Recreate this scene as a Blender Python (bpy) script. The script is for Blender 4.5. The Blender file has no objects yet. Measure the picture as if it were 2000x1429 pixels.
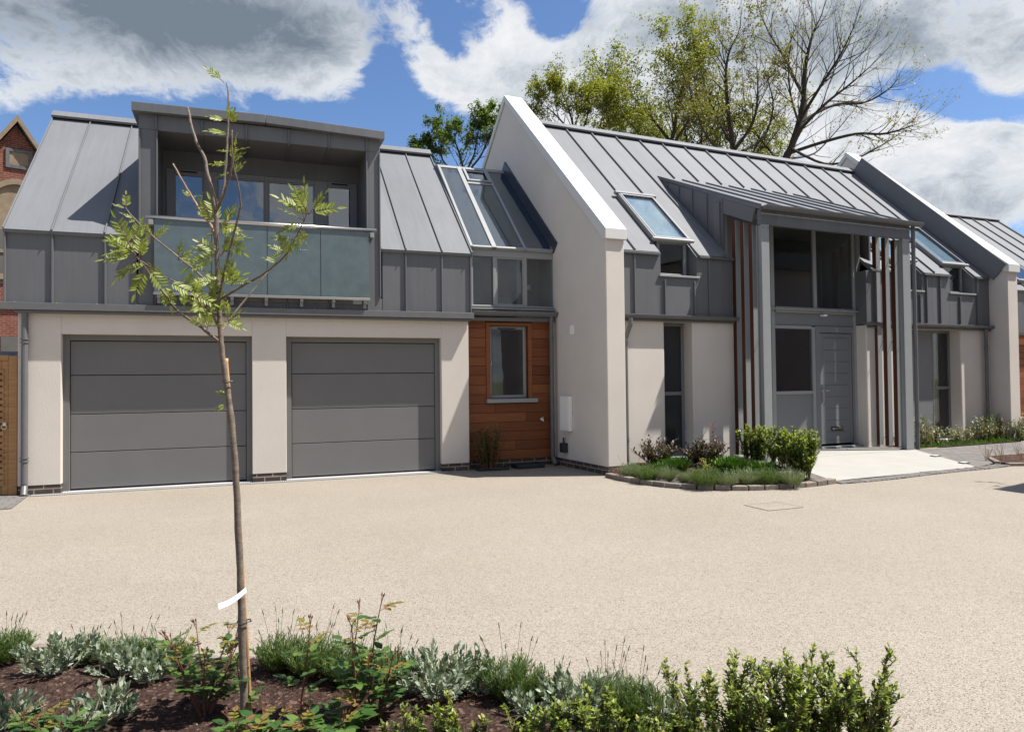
import bpy, math, random
from mathutils import Vector, Matrix
R_=math.radians
sc=bpy.context.scene; COL=sc.collection
rnd=random.Random(7)
# ------------------------------------------------------------------ camera calibration
FPX=1411.0; CX,CY=1000.0,714.5; HCAM=1.45
AX=Vector((0.9362,-0.0031,0.3515)); 
def _d(px,py): return Vector((px-CX,py-CY,FPX)).normalized()
_X=_d(4755,702); _Y=_d(470,750); _Y=(_Y-_X*_X.dot(_Y)).normalized(); _Z=-_X.cross(_Y)
if _Z.y>0: _Z=-_Z
CAM=Vector((0,0,HCAM))
def ray(px,py):
    q=Vector((px-CX,py-CY,FPX)); return Vector((_X.dot(q),_Y.dot(q),_Z.dot(q)))
def at(px,py,d): return CAM+ray(px,py)*(d/FPX)          # point seen at a pixel, d metres in front of the camera
def ground(px,py,z=0.0):
    r=ray(px,py); return CAM+r*((z-HCAM)/r.z)
class Frame:
    def __init__(s,ox,oy,a):
        s.o=Vector((ox,oy,0)); s.a=R_(a); s.M=Matrix.Rotation(-s.a,3,'Z')
    def inv(s,p): return s.M@(p-s.o)
    def onX(s,px,py,x):
        c=s.M@(CAM-s.o); r=s.M@ray(px,py); return c+r*((x-c.x)/r.x)
    def onZ(s,px,py,z):
        c=s.M@(CAM-s.o); r=s.M@ray(px,py); return c+r*((z-c.z)/r.z)
    def world(s,x,y,z): return s.M.transposed()@Vector((x,y,z))+s.o
F2=Frame(5.35,10.13,3.9)
F3=Frame(15.2,12.02,1.5)
# ------------------------------------------------------------------ materials
MATS={}
def newmat(name):
    m=bpy.data.materials.new(name); m.use_nodes=True; nt=m.node_tree
    for n in list(nt.nodes): nt.nodes.remove(n)
    out=nt.nodes.new('ShaderNodeOutputMaterial'); MATS[name]=m
    return m,nt,out
class NT:
    def __init__(s,nt): s.nt=nt
    def n(s,t,**k):
        nd=s.nt.nodes.new(t)
        for a,b in k.items():
            if a=='inp':
                for i,v in b.items():
                    if isinstance(v,bpy.types.NodeSocket): s.nt.links.new(v,nd.inputs[i])
                    else: nd.inputs[i].default_value=v
            else: setattr(nd,a,b)
        return nd
    def m(s,op,a,b=None,c=None):
        i={0:a}
        if b is not None: i[1]=b
        if c is not None: i[2]=c
        return s.n('ShaderNodeMath',operation=op,inp=i).outputs[0]
    def ramp(s,f,stops,interp='LINEAR'):
        nd=s.n('ShaderNodeValToRGB',inp={0:f}); cr=nd.color_ramp; cr.interpolation=interp
        while len(cr.elements)<len(stops): cr.elements.new(0.5)
        for e,(p,c) in zip(cr.elements,stops):
            e.position=p; e.color=(*c,1) if len(c)==3 else c
        return nd.outputs[0]
    def mix(s,f,a,b,t='MIX'):
        nd=s.n('ShaderNodeMixRGB',blend_type=t,inp={0:f,1:a,2:b}); return nd.outputs[0]
    def noise(s,vec,scale,detail=4,rough=.55,dist=0.0):
        return s.n('ShaderNodeTexNoise',inp={'Vector':vec,'Scale':scale,'Detail':detail,'Roughness':rough,'Distortion':dist}).outputs[0]
    def bump(s,h,strength,dist):
        return s.n('ShaderNodeBump',inp={'Height':h,'Strength':strength,'Distance':dist}).outputs[0]
def c4(c): return (*c,1) if len(c)==3 else c
def pmat(name,col,rough=.6,metal=0.0,spec=.5,var=.08,vscale=3.0,bump=0.0,bscale=60.0,bdist=.004,fine=0.0,stretch=None,rvar=0.0,col2=None):
    m,nt,out=newmat(name); N=NT(nt)
    tc=N.n('ShaderNodeTexCoord').outputs['Object']
    if stretch: tc=N.n('ShaderNodeMapping',inp={'Vector':tc,'Scale':stretch}).outputs[0]
    v=N.noise(tc,vscale,5,.6)
    dk=tuple(x*(1-var) for x in col); lt=tuple(min(1,x*(1+var)) for x in (col2 or col))
    cc=N.ramp(v,[(.3,dk),(.7,lt)])
    if fine:
        f=N.noise(tc,bscale*1.7,2,.5); cc=N.mix(1.0,cc,N.ramp(f,[(.35,(1-fine,)*3),(.65,(1+fine*.4,)*3)]),'MULTIPLY')
    if name in ('zinc','zinc_roof'):
        sp=N.n('ShaderNodeSeparateXYZ',inp={0:N.n('ShaderNodeTexCoord').outputs['Object']}).outputs[0]
        wn=N.n('ShaderNodeTexWhiteNoise',noise_dimensions='1D',inp={'W':N.m('FLOOR',N.m('DIVIDE',N.m('ADD',sp,.02),.6))}).outputs[0]
        st=N.noise(N.n('ShaderNodeMapping',inp={'Vector':N.n('ShaderNodeTexCoord').outputs['Object'],'Scale':(9,1.0,.55)}).outputs[0],1.6,5,.6)
        cc=N.mix(1.0,cc,N.ramp(wn,[(0,(.93,.935,.945)),(1,(1.06,1.06,1.06))]),'MULTIPLY')
        cc=N.mix(1.0,cc,N.ramp(st,[(.3,(.94,.94,.94)),(.7,(1.05,1.05,1.05))]),'MULTIPLY')
    b=N.n('ShaderNodeBsdfPrincipled',inp={'Base Color':cc,'Roughness':rough,'Metallic':metal,'Specular IOR Level':spec})
    if rvar: nt.links.new(N.m('ADD',N.m('MULTIPLY',N.noise(tc,vscale*2.3,4),rvar),rough-rvar*.5),b.inputs['Roughness'])
    if bump:
        h=N.noise(tc,bscale,3,.6); nt.links.new(N.bump(h,bump,bdist),b.inputs['Normal'])
    nt.links.new(b.outputs[0],out.inputs[0]); return m
pmat('render',(.635,.583,.525),.92,spec=.12,var=.05,vscale=1.1,bump=.6,bscale=85,bdist=.005,fine=.10)
pmat('coping',(.60,.595,.58),.7,spec=.3,var=.03,vscale=2.5,bump=.15,bscale=90,bdist=.002)
pmat('zinc',(.140,.143,.149),.55,metal=.15,spec=.3,var=.06,vscale=1.1,bump=.22,bscale=3.2,bdist=.02,rvar=.16,stretch=(1,1,.5))
pmat('zinc_roof',(.160,.165,.175),.62,metal=.0,spec=.22,var=.05,vscale=.9,bump=.22,bscale=3.0,bdist=.02,rvar=.16)
pmat('seam_metal',(.12,.123,.128),.5,metal=.3,var=.05)
pmat('alu_grey',(.17,.175,.18),.42,spec=.5,var=.04,vscale=4,rvar=.1)
pmat('alu_light',(.26,.27,.27),.45,spec=.5,var=.04,vscale=4,rvar=.1)
pmat('gutter_metal',(.125,.125,.128),.5,metal=.05,var=.07,vscale=6,rvar=.15)
pmat('garage_grey',(.160,.159,.157),.6,spec=.25,var=.035,vscale=2,bump=.2,bscale=350,bdist=.001,fine=.05)
pmat('panel_grey',(.17,.175,.183),.5,spec=.4,var=.04,vscale=2)
pmat('dark_gap',(.012,.012,.012),.8,spec=.1,var=.02)
pmat('steel',(.62,.58,.54),.3,metal=1.0,var=.05,vscale=20,stretch=(.1,1,1))
pmat('chrome',(.7,.7,.7),.18,metal=1.0,var=.03)
pmat('strip_alu',(.42,.42,.42),.6,metal=.1,var=.05)
pmat('white_plastic',(.82,.80,.77),.5,spec=.4,var=.03)
pmat('white_paper',(.88,.88,.87),.7,spec=.2,var=.02)
pmat('black_plastic',(.03,.03,.032),.5,spec=.4,var=.1)
pmat('sky_reflection_blue',(.22,.29,.34),.8,spec=.1,var=.22,vscale=2.5)  # mottled blue that paints reflected sky into the roof windows
pmat('grey_render',(.42,.365,.35),.9,spec=.1,var=.1,vscale=1)
pmat('dark_flashing',(.035,.037,.042),.28,spec=.5,var=.3,vscale=6,bump=.3,bscale=9,bdist=.01)
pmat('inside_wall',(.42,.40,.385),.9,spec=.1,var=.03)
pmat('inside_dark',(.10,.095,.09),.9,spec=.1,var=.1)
pmat('concrete_pad',(.335,.325,.30),.85,spec=.2,var=.045,vscale=2.2,bump=.2,bscale=140,bdist=.002,fine=.03)
pmat('stone_dressing',(.22,.17,.12),.9,spec=.1,var=.15,vscale=4,bump=.4,bscale=30,bdist=.01)
pmat('slate',(.10,.10,.11),.7,spec=.3,var=.3,vscale=6)
pmat('bark',(.055,.045,.036),.9,spec=.1,var=.35,vscale=18,bump=.8,bscale=60,bdist=.006,stretch=(1,1,.5))
pmat('rowan_bark',(.185,.148,.118),.75,spec=.25,var=.35,vscale=26,bump=.7,bscale=90,bdist=.003,stretch=(1,1,2.2),fine=.15)
pmat('twig_bark',(.052,.041,.033),.9,spec=.1,var=.25,vscale=2)
pmat('dead_twig',(.30,.20,.13),.8,spec=.1,var=.25,vscale=12)
pmat('stem_red',(.16,.07,.045),.7,spec=.2,var=.3,vscale=20)
pmat('stem_green',(.13,.14,.06),.8,spec=.2,var=.3,vscale=20)
pmat('stem_brown',(.20,.13,.075),.8,spec=.2,var=.3,vscale=20)
pmat('cane',(.50,.27,.12),.5,spec=.4,var=.2,vscale=14,stretch=(1,1,.3))
pmat('flower_mauve',(.42,.28,.50),.7,var=.2)
def leafmat(name,stops,rough=.45,trans=.35,edge=None,spec=.4):
    m,nt,out=newmat(name); N=NT(nt)
    rp=N.n('ShaderNodeNewGeometry').outputs['Random Per Island']
    cc=N.ramp(rp,[(p,c) for p,c in stops])
    b=N.n('ShaderNodeBsdfPrincipled',inp={'Base Color':cc,'Roughness':rough,'Specular IOR Level':spec})
    tcol=N.mix(1.0,cc,(1.5,1.5,.7,1),'MULTIPLY')
    t=N.n('ShaderNodeBsdfTranslucent',inp={'Color':tcol})
    mx=N.n('ShaderNodeMixShader',inp={0:trans,1:b.outputs[0],2:t.outputs[0]})
    nt.links.new(mx.outputs[0],out.inputs[0]); return m
leafmat('rowan_leaf',[(0,(.14,.185,.022)),(.5,(.21,.255,.04)),(1,(.32,.35,.10))],.45,.35)
leafmat('box_leaf',[(0,(.035,.07,.012)),(.5,(.075,.12,.022)),(1,(.14,.18,.035))],.35,.3)
leafmat('box_tip',[(0,(.17,.24,.03)),(.6,(.27,.33,.05)),(1,(.36,.36,.07))],.4,.4)
leafmat('silver_leaf',[(0,(.19,.235,.165)),(.5,(.27,.31,.225)),(1,(.38,.41,.32))],.75,.15,spec=.15)
leafmat('silver_dark',[(0,(.07,.11,.075)),(1,(.15,.20,.13))],.6,.2)
leafmat('rose_leaf',[(0,(.03,.075,.018)),(.5,(.06,.13,.03)),(1,(.12,.20,.045))],.35,.3)
leafmat('rose_tip',[(0,(.16,.17,.03)),(.6,(.25,.23,.04)),(1,(.26,.13,.06))],.4,.4)
leafmat('lavender_leaf',[(0,(.05,.095,.025)),(.5,(.10,.16,.045)),(1,(.20,.25,.10))],.6,.25)
leafmat('lavender_grey',[(0,(.10,.14,.075)),(.5,(.17,.215,.125)),(1,(.28,.32,.20))],.6,.25)
leafmat('grass_blade',[(0,(.04,.11,.012)),(.5,(.07,.17,.02)),(1,(.13,.24,.04))],.5,.35)
leafmat('photinia_leaf',[(0,(.03,.025,.016)),(.4,(.06,.045,.03)),(.8,(.085,.07,.05)),(1,(.06,.10,.03))],.42,.18,spec=.3)
leafmat('photinia_red',[(0,(.16,.02,.016)),(1,(.26,.045,.03))],.5,.3,spec=.25)
leafmat('tree_leaf',[(0,(.10,.12,.018)),(.5,(.165,.185,.028)),(1,(.25,.25,.05))],.5,.4)
leafmat('tree_bud',[(0,(.10,.105,.03)),(.6,(.17,.175,.045)),(1,(.19,.14,.065))],.5,.35)
leafmat('tree_dark',[(0,(.05,.09,.016)),(.5,(.09,.14,.028)),(1,(.16,.21,.05))],.5,.35)
leafmat('shade_shrub',[(0,(.035,.06,.012)),(1,(.10,.14,.03))],.4,.3)
leafmat('mixed_leaf',[(0,(.05,.12,.02)),(.35,(.12,.19,.04)),(.55,(.15,.06,.04)),(.8,(.33,.32,.28)),(1,(.20,.26,.05))],.4,.3)
pmat('dark_pane',(.022,.026,.032),.08,spec=.6,var=.1,vscale=1.5)
def glassmat(name,ior,tint,gl=(1,1,1),rough=0.0,wave=.0):
    m,nt,out=newmat(name); N=NT(nt)
    bf=N.n('ShaderNodeNewGeometry').outputs['Backfacing']
    fr=N.n('ShaderNodeFresnel',inp={'IOR':N.m('MULTIPLY_ADD',bf,1/ior-ior,ior)})
    g=N.n('ShaderNodeBsdfGlossy',inp={'Color':c4(gl),'Roughness':rough})
    t=N.n('ShaderNodeBsdfTransparent',inp={'Color':c4(tint)})
    if wave:
        tc=N.n('ShaderNodeTexCoord').outputs['Object']
        b=N.bump(N.noise(tc,1.6,2,.4),wave,.02); nt.links.new(b,g.inputs['Normal'])
    mx=N.n('ShaderNodeMixShader',inp={0:fr.outputs[0],1:t.outputs[0],2:g.outputs[0]})
    nt.links.new(mx.outputs[0],out.inputs[0]); return m
glassmat('glass',1.6,(.74,.77,.78),wave=.10)
glassmat('glass_roof',3.0,(.24,.36,.47),(.86,.94,1.0),wave=.12)
glassmat('glass_clear',1.8,(.88,.92,.94),wave=.1)
glassmat('glass_sky',2.3,(.45,.52,.58),wave=.10)
def frosted():
    m,nt,out=newmat('frosted_glass'); N=NT(nt)
    tc=N.n('ShaderNodeTexCoord').outputs['Object']
    v=N.noise(tc,5,5,.65)
    cc=N.ramp(v,[(.3,(.105,.145,.155)),(.7,(.15,.195,.205))])
    b=N.n('ShaderNodeBsdfPrincipled',inp={'Base Color':cc,'Roughness':.28,'Specular IOR Level':.6})
    t=N.n('ShaderNodeBsdfTransparent',inp={'Color':(.75,.86,.88,1)})
    mx=N.n('ShaderNodeMixShader',inp={0:.80,1:t.outputs[0],2:b.outputs[0]})
    nt.links.new(mx.outputs[0],out.inputs[0])
frosted()
def brickmat(name,c1,c2,mortar,bw,bh,axis='xz',rough=.85,ms=.012):
    m,nt,out=newmat(name); N=NT(nt)
    tc=N.n('ShaderNodeTexCoord').outputs['Object']
    sp=N.n('ShaderNodeSeparateXYZ',inp={0:tc})
    u=N.m('ADD',sp.outputs[0],sp.outputs[1])
    cb=N.n('ShaderNodeCombineXYZ',inp={0:u,1:sp.outputs[2]})
    br=N.n('ShaderNodeTexBrick',inp={'Vector':cb.outputs[0],'Color1':c4(c1),'Color2':c4(c2),'Mortar':c4(mortar),'Scale':1.0,'Mortar Size':ms,'Mortar Smooth':.2,'Bias':0.0,'Brick Width':bw,'Row Height':bh})
    n=N.noise(tc,3.5,5,.65); n2=N.noise(tc,40,3,.6)
    cc=N.mix(1.0,br.outputs[0],N.ramp(n,[(.25,(.62,.6,.58)),(.75,(1.25,1.2,1.15))]),'MULTIPLY')
    cc=N.mix(1.0,cc,N.ramp(n2,[(.3,(.85,.85,.85)),(.7,(1.1,1.1,1.1))]),'MULTIPLY')
    b=N.n('ShaderNodeBsdfPrincipled',inp={'Base Color':cc,'Roughness':rough,'Specular IOR Level':.25})
    h=N.m('ADD',N.m('MULTIPLY',br.outputs[1],-1.0),N.m('MULTIPLY',n2,.35))
    nt.links.new(N.bump(h,.6,.006),b.inputs['Normal'])
    nt.links.new(b.outputs[0],out.inputs[0])
brickmat('blue_brick',(.055,.05,.055),(.095,.085,.085),(.34,.27,.19),.225,.075,ms=.009)
brickmat('red_brick',(.14,.040,.028),(.20,.058,.038),(.20,.145,.12),.225,.075,ms=.010)
def boards(name,c1,c2,h,ax=2,gap=.05):
    m,nt,out=newmat(name); N=NT(nt)
    tc=N.n('ShaderNodeTexCoord').outputs['Object']
    g=N.noise(N.n('ShaderNodeMapping',inp={'Vector':tc,'Scale':(1.2,1.2,26)}).outputs[0],2.2,6,.65,.3)
    rp=N.n('ShaderNodeNewGeometry').outputs['Random Per Island']
    base=N.ramp(rp,[(0,c1),(.5,tuple((a+b)/2 for a,b in zip(c1,c2))),(1,c2)])
    cc=N.mix(1.0,base,N.ramp(g,[(.3,(.72,.68,.64)),(.7,(1.18,1.15,1.1))]),'MULTIPLY')
    b=N.n('ShaderNodeBsdfPrincipled',inp={'Base Color':cc,'Roughness':.6,'Specular IOR Level':.3})
    nt.links.new(N.bump(g,.25,.003),b.inputs['Normal'])
    nt.links.new(b.outputs[0],out.inputs[0])
boards('cedar',(.135,.042,.016),(.24,.086,.032),.16)
boards('fence_wood',(.29,.16,.068),(.40,.23,.105),.1)
boards('fin_wood',(.06,.019,.010),(.085,.029,.015),.1)
def resin():
    m,nt,out=newmat('resin_gravel'); N=NT(nt)
    tc=N.n('ShaderNodeTexCoord').outputs['Object']
    vo=N.n('ShaderNodeTexVoronoi',feature='F1',inp={'Vector':tc,'Scale':185.0,'Randomness':1.0})
    col=N.ramp(N.n('ShaderNodeSeparateColor',inp={0:vo.outputs['Color']}).outputs[0],[(0,(.07,.058,.046)),(.07,(.13,.107,.086)),(.17,(.225,.196,.158)),(.6,(.268,.238,.196)),(1,(.325,.298,.255))])
    edge=N.ramp(vo.outputs['Distance'],[(.45,(1,1,1)),(.95,(.72,.69,.66))])
    cc=N.mix(1.0,col,edge,'MULTIPLY')
    big=N.noise(tc,.55,5,.6); mid=N.noise(tc,5,4,.6)
    cc=N.mix(1.0,cc,N.ramp(big,[(.25,(1.05,1.04,1.02)),(.75,(1.19,1.19,1.19))]),'MULTIPLY')
    cc=N.mix(1.0,cc,N.ramp(mid,[(.3,(.985,.98,.975)),(.7,(1.015,1.015,1.015))]),'MULTIPLY')
    b=N.n('ShaderNodeBsdfPrincipled',inp={'Base Color':cc,'Roughness':.7,'Specular IOR Level':.25})
    nt.links.new(N.bump(N.m('MULTIPLY',vo.outputs['Distance'],-1.0),.45,.004),b.inputs['Normal'])
    nt.links.new(b.outputs[0],out.inputs[0])
resin()
def soilmat(name,stops,scale=38):
    m,nt,out=newmat(name); N=NT(nt)
    tc=N.n('ShaderNodeTexCoord').outputs['Object']
    vo=N.n('ShaderNodeTexVoronoi',inp={'Vector':tc,'Scale':scale*1.6})
    a=N.noise(tc,scale,6,.7); 
    cc=N.ramp(a,stops)
    ch=N.ramp(N.n('ShaderNodeSeparateColor',inp={0:vo.outputs['Color']}).outputs[0],[(.80,(0,0,0)),(.95,(1,1,1))])
    cc=N.mix(N.m('MULTIPLY',ch,.55),cc,(.26,.17,.13,1))
    b=N.n('ShaderNodeBsdfPrincipled',inp={'Base Color':cc,'Roughness':.95,'Specular IOR Level':.1})
    h=N.m('ADD',a,N.m('MULTIPLY',vo.outputs['Distance'],.5))
    nt.links.new(N.bump(h,1.0,.03),b.inputs['Normal'])
    nt.links.new(b.outputs[0],out.inputs[0])
soilmat('soil',[(.3,(.03,.017,.013)),(.5,(.062,.037,.029)),(.75,(.115,.074,.058))])
soilmat('bark_mulch',[(.3,(.02,.012,.010)),(.5,(.06,.034,.026)),(.7,(.17,.11,.085))],26)
def paving():
    m,nt,out=newmat('block_paving'); N=NT(nt)
    tc=N.n('ShaderNodeTexCoord').outputs['Object']
    br=N.n('ShaderNodeTexBrick',inp={'Vector':tc,'Color1':(.145,.135,.13,1),'Color2':(.19,.178,.168,1),'Mortar':(.065,.06,.055,1),'Scale':1.0,'Mortar Size':.006,'Brick Width':.24,'Row Height':.12})
    n=N.noise(tc,14,5,.65)
    cc=N.mix(1.0,br.outputs[0],N.ramp(n,[(.3,(.85,.84,.83)),(.7,(1.1,1.1,1.1))]),'MULTIPLY')
    b=N.n('ShaderNodeBsdfPrincipled',inp={'Base Color':cc,'Roughness':.85,'Specular IOR Level':.2})
    nt.links.new(N.bump(N.m('MULTIPLY',br.outputs[1],-1.0),.5,.006),b.inputs['Normal'])
    nt.links.new(b.outputs[0],out.inputs[0])
paving()
def kerbmat():
    m,nt,out=newmat('kerb_block'); N=NT(nt)
    tc=N.n('ShaderNodeTexCoord').outputs['Object']
    rp=N.n('ShaderNodeNewGeometry').outputs['Random Per Island']
    n=N.noise(tc,22,5,.65)
    cc=N.mix(1.0,N.ramp(rp,[(0,(.165,.142,.122)),(1,(.25,.222,.192))]),N.ramp(n,[(.3,(.72,.7,.68)),(.7,(1.12,1.1,1.08))]),'MULTIPLY')
    b=N.n('ShaderNodeBsdfPrincipled',inp={'Base Color':cc,'Roughness':.9,'Specular IOR Level':.15})
    nt.links.new(N.bump(n,.6,.008),b.inputs['Normal'])
    nt.links.new(b.outputs[0],out.inputs[0])
kerbmat()
pmat('far_ground',(.16,.17,.10),.95,spec=.1,var=.3,vscale=.3)
# ------------------------------------------------------------------ mesh building
BUILT={}
MERGE={'standing_seam','ridge_vent','eave_flashing','door_groove','glass_joint','gutter_clip','rubber_seal','badge_rim','channel_body'}
SPLIT={'wall','plinth','cladding','gutter','porch_cheek','sill','cheek','sash','threshold','trickle_vent','infill_panel','beam','gable_end','transom_sill','backing','wall_panel','rail_bracket','soffit','window_lining','cornice'}
class MB:
    def __init__(s): s.v=[]; s.f=[]; s.mi=[]; s.k=0; s.pc=[]
    def mat(s,k): s.k=k; return s
    def face(s,pts):
        i=len(s.v); s.v+= [tuple(p) for p in pts]; s.f.append(tuple(range(i,i+len(pts)))); s.mi.append(s.k)
    def hexa(s,p):   # 8 corners: bottom 0-3 ccw, top 4-7
        i=len(s.v); s.pc.append((i,len(s.f))); s.v+=[tuple(q) for q in p]
        for f in ((3,2,1,0),(4,5,6,7),(0,1,5,4),(1,2,6,5),(2,3,7,6),(3,0,4,7)):
            s.f.append(tuple(i+a for a in f)); s.mi.append(s.k)
        return s
    def box(s,x0,x1,y0,y1,z0,z1):
        if x0>x1: x0,x1=x1,x0
        if y0>y1: y0,y1=y1,y0
        if z0>z1: z0,z1=z1,z0
        return s.hexa([(x0,y0,z0),(x1,y0,z0),(x1,y1,z0),(x0,y1,z0),(x0,y0,z1),(x1,y0,z1),(x1,y1,z1),(x0,y1,z1)])
    def prismx(s,poly,x0,x1):   # poly of (y,z), extruded along x
        n=len(poly); i=len(s.v); s.pc.append((i,len(s.f)))
        s.v+=[(x0,y,z) for y,z in poly]+[(x1,y,z) for y,z in poly]
        s.f.append(tuple(range(i,i+n))); s.mi.append(s.k)
        s.f.append(tuple(range(i+2*n-1,i+n-1,-1))); s.mi.append(s.k)
        for a in range(n):
            b=(a+1)%n; s.f.append((i+a,i+n+a,i+n+b,i+b)); s.mi.append(s.k)
        return s
    def prismz(s,poly,z0,z1):
        n=len(poly); i=len(s.v)
        zz=(lambda q,z: q[2] if len(q)>2 and z is None else z)
        s.v+=[(q[0],q[1],z0) for q in poly]+[(q[0],q[1],(q[2] if len(q)>2 else z1)) for q in poly]
        s.f.append(tuple(range(i+n-1,i-1,-1))); s.mi.append(s.k)
        s.f.append(tuple(range(i+n,i+2*n))); s.mi.append(s.k)
        for a in range(n):
            b=(a+1)%n; s.f.append((i+a,i+b,i+n+b,i+n+a)); s.mi.append(s.k)
        return s
    def tube(s,pts,rad,n=8,cap=True):
        pts=[Vector(p) for p in pts]; m=len(pts)
        if not hasattr(rad,'__len__'): rad=[rad]*m
        i0=len(s.v); ref=None; s.pc.append((i0,len(s.f)))
        for k in range(m):
            t=(pts[min(k+1,m-1)]-pts[max(k-1,0)])
            if t.length<1e-9: t=Vector((0,0,1))
            t.normalize()
            if ref is None:
                ref=t.orthogonal().normalized()
            else:
                ref=(ref-t*ref.dot(t)); ref=ref.normalized() if ref.length>1e-6 else t.orthogonal().normalized()
            b=t.cross(ref)
            for a in range(n):
                an=2*math.pi*a/n; q=pts[k]+(ref*math.cos(an)+b*math.sin(an))*rad[k]; s.v.append(tuple(q))
        for k in range(m-1):
            for a in range(n):
                b=(a+1)%n; s.f.append((i0+k*n+a,i0+k*n+b,i0+(k+1)*n+b,i0+(k+1)*n+a)); s.mi.append(s.k)
        if cap:
            s.f.append(tuple(i0+a for a in range(n-1,-1,-1))); s.mi.append(s.k)
            s.f.append(tuple(i0+(m-1)*n+a for a in range(n))); s.mi.append(s.k)
        return s
    def clusters(s):
        pcs=s.pc+[(len(s.v),len(s.f))]; bb=[]
        for k in range(len(s.pc)):
            vs=s.v[pcs[k][0]:pcs[k+1][0]]; bb.append([(min(v[a] for v in vs)-.008,max(v[a] for v in vs)+.008) for a in range(3)])
        n=len(bb); par=list(range(n))
        def fd(i):
            while par[i]!=i: i=par[i]
            return i
        for i in range(n):
            for j in range(i):
                if all(bb[i][a][0]<bb[j][a][1] and bb[j][a][0]<bb[i][a][1] for a in range(3)): par[fd(i)]=fd(j)
        out={}
        for i in range(n): out.setdefault(fd(i),[]).append(i)
        res=[]
        for ids in out.values():
            m=MB()
            for i in ids:
                (v0,f0),(v1,f1)=pcs[i],pcs[i+1]; o=len(m.v)-v0; m.pc.append((len(m.v),len(m.f))); m.v+=s.v[v0:v1]; m.f+=[tuple(a+o for a in f) for f in s.f[f0:f1]]; m.mi+=s.mi[f0:f1]
            res.append(m)
        return res
    def leaf(s,P,d,up,L,W,fold=.25,curl=.0):
        P=Vector(P); d=Vector(d).normalized(); sd=d.cross(up)
        if sd.length<1e-5: sd=d.orthogonal()
        sd.normalize(); nn=sd.cross(d)
        m1=P+d*L*.32+nn*(-fold*W*.3); m2=P+d*L*.68-nn*curl*L*.3-nn*fold*W*.3; tip=P+d*L-nn*curl*L
        l1=P+d*L*.30+sd*W*.5; r1=P+d*L*.30-sd*W*.5
        l2=P+d*L*.66+sd*W*.42-nn*curl*L*.3; r2=P+d*L*.66-sd*W*.42-nn*curl*L*.3
        i=len(s.v); s.v+=[tuple(q) for q in (P,l1,l2,tip,r2,r1,m1,m2)]
        for f in ((0,6,1),(6,7,2,1),(7,3,2),(0,5,6),(6,5,4,7),(7,4,3)):
            s.f.append(tuple(i+a for a in f)); s.mi.append(s.k)
    def blade(s,P,d,up,L,W,bend=.2):
        P=Vector(P); d=Vector(d).normalized(); sd=d.cross(up)
        if sd.length<1e-5: sd=d.orthogonal()
        sd.normalize(); nn=sd.cross(d)
        q=P+d*L*.55; t=P+d*L-nn*bend*L
        i=len(s.v); s.v+=[tuple(a) for a in (P-sd*W*.35,P+sd*W*.35,q+sd*W*.5,t,q-sd*W*.5)]
        s.f.append((i,i+1,i+2,i+3,i+4)); s.mi.append(s.k)
    def build(s,name,mats,parent=None,smooth=False,bevel=0,seg=1,auto=False):
        if name in MERGE and parent is not None and parent.type=='MESH':
            base=parent.name.split('.')[0]; sib=[o for o in (parent.parent.children if parent.parent else [parent]) if o.type=='MESH' and o.name.split('.')[0]==base and o.name in BUILT]
            def bbx(vs): return [(min(v[a] for v in vs),max(v[a] for v in vs)) for a in range(3)]
            sb_={o:bbx(BUILT[o.name][0].v[:BUILT[o.name][0].n0]) for o in sib}; pcs=s.pc+[(len(s.v),len(s.f))]; todo={}
            for k in range(len(s.pc)):
                (v0,f0),(v1,f1)=pcs[k],pcs[k+1]; c=[(a+b)/2 for a,b in bbx(s.v[v0:v1])]
                best=min(sib,key=lambda o: sum(max(sb_[o][a][0]-c[a],0,c[a]-sb_[o][a][1])**2 for a in range(3))); todo.setdefault(best,[]).append((v0,v1,f0,f1))
            for o_,lst in todo.items():
                pm,pmats,psm=BUILT[o_.name]; k=len(pmats); pmats=pmats+[mats]
                for v0,v1,f0,f1 in lst:
                    d=len(pm.v)-v0; pm.v+=s.v[v0:v1]; pm.f+=[tuple(a+d for a in f) for f in s.f[f0:f1]]; pm.mi+=[k]*(f1-f0)
                BUILT[o_.name]=(pm,pmats,psm)
                me=bpy.data.meshes.new(o_.data.name); me.from_pydata(pm.v,[],pm.f)
                for m in pmats: me.materials.append(MATS[m])
                me.polygons.foreach_set('material_index',pm.mi); me.update(); o_.data=me
            return parent
        if name in SPLIT and len(s.pc)>1:
            gs=s.clusters()
            if len(gs)>1:
                objs=[g.build(name,mats,parent,smooth,bevel,seg,'done') for g in gs] if auto!='done' else None
                if objs: return objs[0]
        me=bpy.data.meshes.new(name); me.from_pydata(s.v,[],s.f)
        if not isinstance(mats,(list,tuple)): mats=[mats]
        for m in mats: me.materials.append(MATS[m])
        if len(mats)>1: me.polygons.foreach_set('material_index',s.mi)
        if smooth: me.polygons.foreach_set('use_smooth',[True]*len(me.polygons))
        me.update()
        o=bpy.data.objects.new(name,me); COL.objects.link(o); BUILT[o.name]=(s,list(mats),smooth); s.n0=len(s.v)
        if parent is not None: o.parent=parent
        if bevel:
            b=o.modifiers.new('bevel','BEVEL'); b.width=bevel; b.segments=seg; b.limit_method='ANGLE'; b.angle_limit=R_(40)
        return o
def tag(o,label=None,cat=None,group=None,kind=None):
    if label: o['label']=label
    if cat: o['category']=cat
    if group: o['group']=group
    if kind: o['kind']=kind
    return o
def thing(name,label,cat,loc=(0,0,0),rz=0,group=None):
    o=bpy.data.objects.new(name,None); COL.objects.link(o); o.location=loc; o.rotation_euler=(0,0,rz); o.empty_display_size=.2
    return tag(o,label,cat,group)
def bx(name,mat,parent,*b,bevel=0,seg=1):
    m=MB()
    for q in b: m.box(*q)
    return m.build(name,mat,parent,bevel=bevel,seg=seg)
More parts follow.
